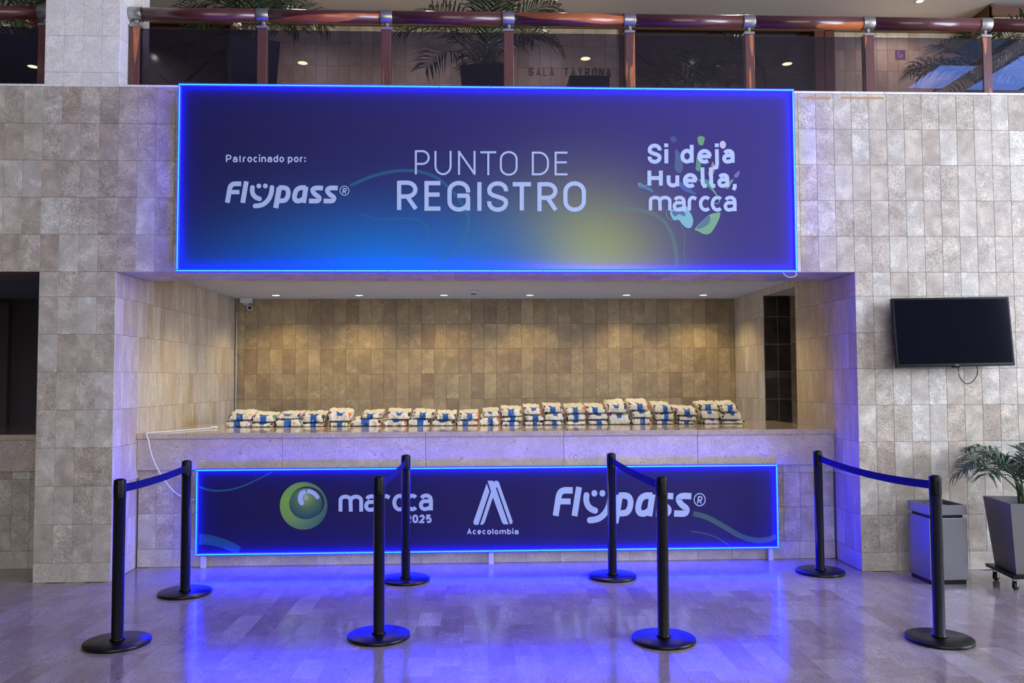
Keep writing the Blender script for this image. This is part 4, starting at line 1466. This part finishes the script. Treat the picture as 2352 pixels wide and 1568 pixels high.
ORD = ['first', 'second', 'third', 'fourth', 'fifth', 'sixth', 'seventh', 'eighth', 'ninth', 'tenth', 'eleventh', 'twelfth', 'thirteenth', 'fourteenth', 'fifteenth', 'sixteenth', 'seventeenth', 'eighteenth', 'nineteenth', 'twentieth', 'twenty-first', 'twenty-second', 'twenty-third']
for k, x in enumerate((0.588, 1.531, 2.501, 3.488, 4.610, 5.508)):
    downlight('%s recessed lamp from the left in the niche ceiling' % ORD[k], (x, 2.77, 2.5495), 'niche ceiling lamps', NICHE_SPOT, (1.0, 0.78, 0.42), 'lamp_white', 125, blend=0.75)
for k, x in enumerate((0.75, 2.25, 3.75, 5.25)):
    downlight('%s recessed lamp from the left in the hidden front row of the niche ceiling' % ORD[k], (x, 1.20, 2.5495), 'niche ceiling lamps', NICHE_SPOT * 1.1, (1.0, 0.80, 0.48), 'lamp_white', 125, blend=0.75)
downlight('small added lamp, out of view in the ceiling of the side passage', (W + 0.95, 1.75, 2.4795), 'added passage lamps', 2.2, (1.0, 0.82, 0.55), 'lamp_white', 140)  # unseen lamp added to brighten the passage behind the doorway
for k, (x, y) in enumerate(((8.677, 3.66),)):
    downlight('recessed lamp in the gallery ceiling at the upper right', (x, y, 6.4995), 'gallery ceiling lamps', 90, (1.0, 0.82, 0.52), 'lamp_warm', 150)
for k, (x, y) in enumerate(((0.6, 3.0), (2.2, 3.0), (3.9, 3.0), (6.2, 3.0), (-2.0, 3.0))):
    downlight('%s recessed lamp along the gallery ceiling, above the picture' % ORD[k], (x, y, 6.4995), 'gallery ceiling lamps', 85, (1.0, 0.90, 0.74), 'lamp_warm', 150)
for k, (x, y) in enumerate(((-4.06, -5.95), (0.175, -5.69), (4.547, -5.395), (7.735, -5.516))):
    downlight('%s recessed lamp in the lobby ceiling, mirrored in the glass' % ORD[k], (x, y, 6.4995), 'lobby ceiling lamps', 20, (1.0, 0.85, 0.55), 'lamp_warm', 110, 0.075)

# ------------------------------------------------------------------ niche fittings
cc = thing('security_camera', 'white security camera under a junction box in the niche corner', 'camera', (0.165, 3.10, 2.5495))
bevel_box('junction_box', -0.062, 0.062, -0.045, 0.045, -0.062, -0.0005, 'white_plastic', cc, 0.004, 2)
MB().lathe([(0.030, -0.082), (0.030, -0.063)], 0, 0, 20).build('mount', 'white_plastic', cc)
MB().tube([(0.0, 0, -0.082), (0.018, -0.01, -0.10), (0.04, -0.02, -0.115)], 0.011, 10).build('arm', 'white_plastic', cc)
aim = (Vector((0.30, -1.0, -0.10))).to_track_quat('Z', 'Y').to_matrix().to_4x4()
Mc = Matrix.Translation((0.045, -0.02, -0.118)) @ aim
MB().lathe([(0.0, -0.045), (0.022, -0.043), (0.030, -0.03), (0.031, 0.03), (0.029, 0.036), (0.024, 0.036), (0.022, 0.03), (0.0, 0.03)], 0, 0, 24, True, Mc).build('housing', 'white_plastic', cc)
MB().lathe([(0.0, 0.0305), (0.0215, 0.0305), (0.0215, 0.033), (0.0, 0.0335)], 0, 0, 20, True, Mc).build('lens', 'lens_black', cc)
sd = thing('smoke_detector', 'round white smoke detector on the niche ceiling', 'detector', (2.844, 2.351, 2.5495))
MB().lathe([(0.0, -0.0005), (0.062, -0.0005), (0.064, -0.006), (0.058, -0.010), (0.0, -0.010)], 0, 0, 28).build('mounting_plate', 'white_plastic', sd)
MB().lathe([(0.046, -0.0102), (0.044, -0.024), (0.034, -0.030), (0.034, -0.0102)], 0, 0, 28).build('housing', 'white_plastic', sd)
MB().lathe([(0.0, -0.0105), (0.033, -0.0105), (0.030, -0.036), (0.0, -0.038)], 0, 0, 20).build('vent', 'black_plastic', sd)
cd = thing('conduit_pipe', 'thin vertical conduit in the left rear corner of the niche', 'pipe', (0.022, 3.205, 1.13))
MB().lathe([(0.010, -0.08), (0.010, 1.418)], 0, 0, 12).build('pipe', 'plaster', cd)
for z in (0.2, 0.75, 1.25):
    bevel_box('clip', -0.014, 0.014, -0.013, 0.0245, z, z + 0.018, 'steel', cd, 0.002, 1)

pc_ = thing('power_cable', 'white power cable hanging from the counter end to the low banner', 'cable')
pts = [Vector((0.42, 1.13, 1.1375)), Vector((0.33, 0.95, 1.1375)), Vector((0.27, 0.80, 1.1375)), Vector((0.20, 0.62, 1.1375)), Vector((0.115, 0.475, 1.139)), Vector((0.10, 0.445, 1.1405)), Vector((0.093, 0.430, 1.131)), Vector((0.092, 0.4285, 1.11)), at(341, 1010, 0.432), at(347, 1040, 0.432), at(358, 1068, 0.432), at(372, 1093, 0.432), at(395, 1124, 0.432), at(420, 1141, 0.432), at(452, 1148, 0.432), Vector((0.60, 0.435, 0.57))]
MB().tube(smooth_path(pts, 5), 0.0055, 8).build('lead', 'cable_white', pc_)
bevel_box('plug', 0.395, 0.445, 1.14, 1.20, 1.131, 1.152, 'cable_white', pc_, 0.004, 1)

# ------------------------------------------------------------------ kit bags on the counter
def bag_surface(w, d, h, seed, drop0=0.0, drop1=0.03):
    rng = random.Random(seed)
    off = Vector((rng.uniform(0, 90), rng.uniform(0, 90), rng.uniform(0, 90)))
    tilt = rng.uniform(-0.10, 0.10)
    earl, earr = rng.uniform(0.62, 1.0), rng.uniform(0.62, 1.0)

    def S(u, ph, out=0.0):
        """u runs across the bag, ph round it: 90 deg is the top, 180 the front, 270 the underside"""
        c, s = cos(ph), sin(ph)
        n_ = 0.34
        y = d / 2 * (abs(c) ** n_) * (1 if c > 0 else -1)
        f = (abs(s) ** n_) * (1 if s > 0 else -1)
        e = abs(u)
        ear = earl if u < 0 else earr
        k = 1 - (1 - ear) * max(0.0, (e - 0.80) / 0.20) ** 1.8
        # the top falls towards the front edge, so that its print faces the hall
        top = max(0.0, s)
        g = 0.5 - y / d
        zb, ht = -drop0 * g, h * 0.95 - drop1 * g
        z = zb + (0.5 + 0.5 * f * k) * (ht - zb)
        y *= 1 - 0.10 * e ** 4
        x = u * w / 2 * (1 - 0.04 * f * f)
        q = Vector((u * 2.6, y * 9, z * 15))
        wr = noise.noise(q + off) * 0.012 + noise.noise(q * 2.7 + off) * 0.007 - abs(noise.noise(q * 1.7 - off)) * 0.010
        zz = z + wr * (0.25 + 0.9 * top) + tilt * x * top
        zz = min(max(zz, zb), h - drop1 * g - 0.004)
        lim = w / 2 * 0.99
        yy = y + (wr * 1.3 if c < 0 else 0)
        x = max(-lim, min(lim, x * 1.03 + (wr + 0.004) * 0.8 * e * (1 if u > 0 else -1)))
        p = Vector((x, yy, zz))
        if out:
            p += Vector((0, c, s)).normalized() * out
        return p
    return S


def bag_mesh_grid(S, us, phs, out, mat, name, parent, closed=False, caps=False):
    vs, fs = [], []
    for u in us:
        for ph in phs:
            vs.append(S(u, ph, out))
    m_ = len(phs)
    for i in range(len(us) - 1):
        for j in range(m_ if closed else m_ - 1):
            fs.append((i * m_ + j, i * m_ + (j + 1) % m_, (i + 1) * m_ + (j + 1) % m_, (i + 1) * m_ + j))
    if caps:
        fs.append(tuple(range(m_))[::-1])
        fs.append(tuple((len(us) - 1) * m_ + j for j in range(m_)))
    mb = MB()
    mb.add(vs, fs, True)
    return mb.build(name, mat, parent)


def decal(S, rows, mat, name, parent, out=0.0022):
    """rows of (angle, u0, u1); a patch of print that follows the bag's surface"""
    vs, fs = [], []
    n_ = 7
    for ph, a, b_ in rows:
        for k in range(n_):
            vs.append(S(a + (b_ - a) * k / (n_ - 1), radians(ph), out))
    for i in range(len(rows) - 1):
        for k in range(n_ - 1):
            fs.append((i * n_ + k, i * n_ + k + 1, (i + 1) * n_ + k + 1, (i + 1) * n_ + k))
    mb = MB()
    mb.add(vs, fs, True)
    return mb.build(name, mat, parent)


def _phs():
    # even steps along the outline, not along the angle
    out = []
    for a in range(8):
        out.append(radians(-40 + 80 * a / 8))
    for a in range(14):
        out.append(radians(40) + radians(100) * a / 14)
    for a in range(10):
        out.append(radians(140) + radians(80) * a / 10)
    for a in range(6):
        out.append(radians(220) + radians(100) * a / 6)
    return out


PHS = _phs()


def bag(label, x0, x1, z0, z1, y0, seed, words=False, drop0=0.0, drop1=0.03):
    rng = random.Random(seed * 13 + 5)
    w, h, d = x1 - x0, z1 - z0, 0.27
    t = thing('kit_bag', label, 'bag', ((x0 + x1) / 2, y0 + d / 2, z0), radians(rng.uniform(-1.5, 1.5)), 'white kit bags piled along the counter')
    S = bag_surface(w, d, h, seed, drop0, drop1)
    us = [-1 + 2 * q / 22 for q in range(23)]
    bag_mesh_grid(S, us, PHS, 0, 'bag_white', 'bag_body', t, True, True)
    c = rng.uniform(-0.12, 0.16)
    a1, a2 = rng.uniform(0.10, 0.22), rng.uniform(0.10, 0.22)
    hw = rng.uniform(0.21, 0.28)
    # a figure with raised arms: two arm tips, then shoulders and a straight trunk
    decal(S, [(100, c - hw - a1, c - hw - a1 + 0.05), (112, c - hw - a1 * 0.8, c - hw * 0.5), (122, c - hw * 1.1, c - 0.02)], 'bag_blue', 'blue_figure', t)
    decal(S, [(104, c + hw + a2 - 0.05, c + hw + a2), (114, c + hw * 0.5, c + hw + a2 * 0.7), (122, c + 0.02, c + hw * 1.1)], 'bag_blue', 'blue_figure', t)
    rows = [(119, c - hw * 1.15, c + hw * 1.15), (126, c - hw * 1.05, c + hw * 1.05), (134, c - hw, c + hw), (145, c - hw, c + hw), (158, c - hw, c + hw), (170, c - hw, c + hw), (180, c - hw, c + hw), (195, c - hw, c + hw), (212, c - hw, c + hw), (224, c - hw, c + hw)]
    if rng.random() < 0.35:
        rows = rows[:6] + [(178, c - 0.11, c + 0.11)]
    decal(S, rows, 'bag_blue', 'blue_figure', t)
    lc = rng.choice(['bag_purple', 'bag_purple', 'bag_dark', 'bag_purple'])
    rc = rng.choice(['bag_orange', 'bag_orange', 'bag_yellow', 'bag_purple', 'bag_dark', 'bag_green'])
    u0 = rng.uniform(-0.98, -0.9)
    decal(S, [(95, u0, -0.80), (120, u0, -0.68), (150, u0, -0.74), (185, u0, -0.84)], lc, 'corner_print', t)
    decal(S, [(100, 0.84, 0.99), (130, 0.72, 0.99), (165, 0.76, 0.99), (200, 0.84, 0.99)], rc, 'corner_print', t)
    if rng.random() < 0.6:
        decal(S, [(150, 0.80, 0.93), (165, 0.74, 0.92), (180, 0.80, 0.95)], 'bag_dark', 'corner_print', t, 0.0032)
    if rng.random() < 0.5:
        decal(S, [(160, -0.98, -0.90), (185, -0.99, -0.84), (215, -0.99, -0.90)], 'bag_dark', 'corner_print', t, 0.0032)
    if words:
        ik = Ink(lambda a, b_: S(-0.45 + a / 100 * 0.95, radians(100 + b_ * 0.62), 0.003))
        ik.text('Viaja', 2, 44, 22, 13, 17, 5)
        ik.text('Feliz', 52, 92, 22, 13, 17, 5)
        ik.text('Vive', 10, 46, 48, 13, 17, 5)
        ik.text('FELIZ', 54, 96, 48, 15, 17, 5)
        mb = ik.mb
        me = bpy.data.meshes.new('lettering')
        me.from_pydata(mb.v, [], mb.f)
        me.materials.append(MATS['print_black'])
        obj('lettering', me, t)
    return t


BGY = 1.33
# stacks from left to right: photo spans of every layer, topmost first
STACKS = [[(522, 577, 939, 958), (515, 575, 958, 980)],
          [(577, 630, 943, 966), (577, 628, 966, 980)],
          [(632, 691, 944, 957), (630, 693, 956, 980)],
          [(692, 746, 941, 965), (694, 743, 966, 979)],
          [(750, 806, 935, 962), (756, 805, 962, 979)],
          [(829, 878, 944, 953), (806, 876, 953, 978)],
          [(888, 942, 936, 957), (880, 935, 957, 978)],
          [(946, 998, 937, 956), (938, 988, 956, 977)],
          [(1001, 1048, 941, 957), (991, 1044, 957, 976)],
          [(1053, 1099, 940, 957), (1047, 1098, 957, 976)],
          [(1108, 1147, 935, 949), (1101, 1147, 949, 975)],
          [(1150, 1201, 930, 953), (1151, 1200, 953, 963), (1150, 1198, 963, 975)],
          [(1203, 1243, 926, 943), (1204, 1249, 943, 962), (1203, 1247, 962, 975)],
          [(1248, 1292, 923, 939), (1252, 1298, 939, 960), (1249, 1293, 960, 974)],
          [(1298, 1344, 925, 941), (1302, 1348, 941, 959), (1299, 1345, 959, 974)],
          [(1347, 1391, 924, 941), (1350, 1398, 941, 960), (1352, 1399, 960, 974)],
          [(1393, 1439, 914, 937), (1401, 1449, 937, 974)],
          [(1444, 1491, 913, 933), (1454, 1500, 933, 954), (1453, 1497, 954, 974)],
          [(1502, 1547, 920, 938), (1507, 1550, 938, 961), (1507, 1549, 961, 974)],
          [(1549, 1603, 929, 947), (1558, 1604, 947, 965), (1558, 1597, 965, 974)],
          [(1605, 1653, 919, 932), (1609, 1653, 932, 956), (1614, 1655, 956, 973)],
          [(1657, 1696, 918, 937), (1658, 1704, 937, 959), (1660, 1712, 959, 973)]]
LAY = {2: ['upper', 'lower'], 3: ['top', 'middle', 'bottom']}
sd_ = 100
for k, st in enumerate(STACKS):
    n_ = len(st)
    ztop = None
    # work upwards so that every bag rests on the one below it
    z, drop = 1.1315, 0.0
    for j in range(n_ - 1, -1, -1):
        x0, x1, yt, yb = st[j]
        y0 = BGY + 0.006 * (n_ - 1 - j) + (0.03 if (k, j) in ((2, 0), (5, 0), (10, 0), (20, 0)) else 0)
        pa, pb = at(x0 + 0.3, yb, y0), at(x1 - 0.3, yb, y0)
        zt = at((x0 + x1) / 2, yt, y0).z
        h = max(0.05, zt - z)
        sd_ += 1
        words = (k, j) in ((16, 1), (18, 1), (8, 1), (1, 0), (5, 1), (3, 0), (20, 0), (8, 0))
        wtxt = ', black lettering' if words else ''
        bag('white kit bag with blue figure%s, %s of the %s stack from the left' % (wtxt, LAY[n_][j], ORD[k]), pa.x, pb.x, z, z + h, y0, sd_, words, drop, drop * 0.55 + h * (0.30 + 0.12 * ((sd_ * 7) % 5) / 4))
        drop = drop * 0.55 + h * (0.30 + 0.12 * ((sd_ * 7) % 5) / 4)
        z += h + 0.0035

# ------------------------------------------------------------------ leftover strips of brown tape on the wall
P('tape_brown', srgb(186, 146, 98), 0.7)
for (u0, u1, v0, lab) in ((1846, 1908, 225, 'short strip of brown tape beside the upper right banner corner'), (1932, 2030, 224.5, 'long strip of brown tape on the wall under the ledge'), (386, 402, 211, 'stub of brown tape at the upper left banner corner')):
    a, b_ = at(u0, v0, -0.001), at(u1, v0, -0.001)
    tp = thing('tape_strip', lab, 'tape', (a.x, -0.0006, a.z), 0, 'strips of brown tape')
    n_ = 10
    rng = random.Random(int(u0))
    L_ = b_.x - a.x
    lo = [Vector((L_ * q / n_, 0, -0.009 + rng.uniform(-0.002, 0.002))) for q in range(n_ + 1)]
    hi = [Vector((L_ * q / n_, 0, 0.009 + rng.uniform(-0.002, 0.002))) for q in range(n_ + 1)]
    vs = lo + hi + [p + Vector((0, -0.0008, 0)) for p in lo + hi]
    m_ = n_ + 1
    fs = []
    for q in range(n_):
        fs += [(q, q + 1, m_ + q + 1, m_ + q), (2 * m_ + q, 3 * m_ + q, 3 * m_ + q + 1, 2 * m_ + q + 1), (q, 2 * m_ + q, 2 * m_ + q + 1, q + 1), (m_ + q, m_ + q + 1, 3 * m_ + q + 1, 3 * m_ + q)]
    fs += [(0, m_, 3 * m_, 2 * m_), (n_, 2 * m_ + n_, 3 * m_ + n_, m_ + n_)]
    MB().add(vs, fs).build('strip', 'tape_brown', tp)
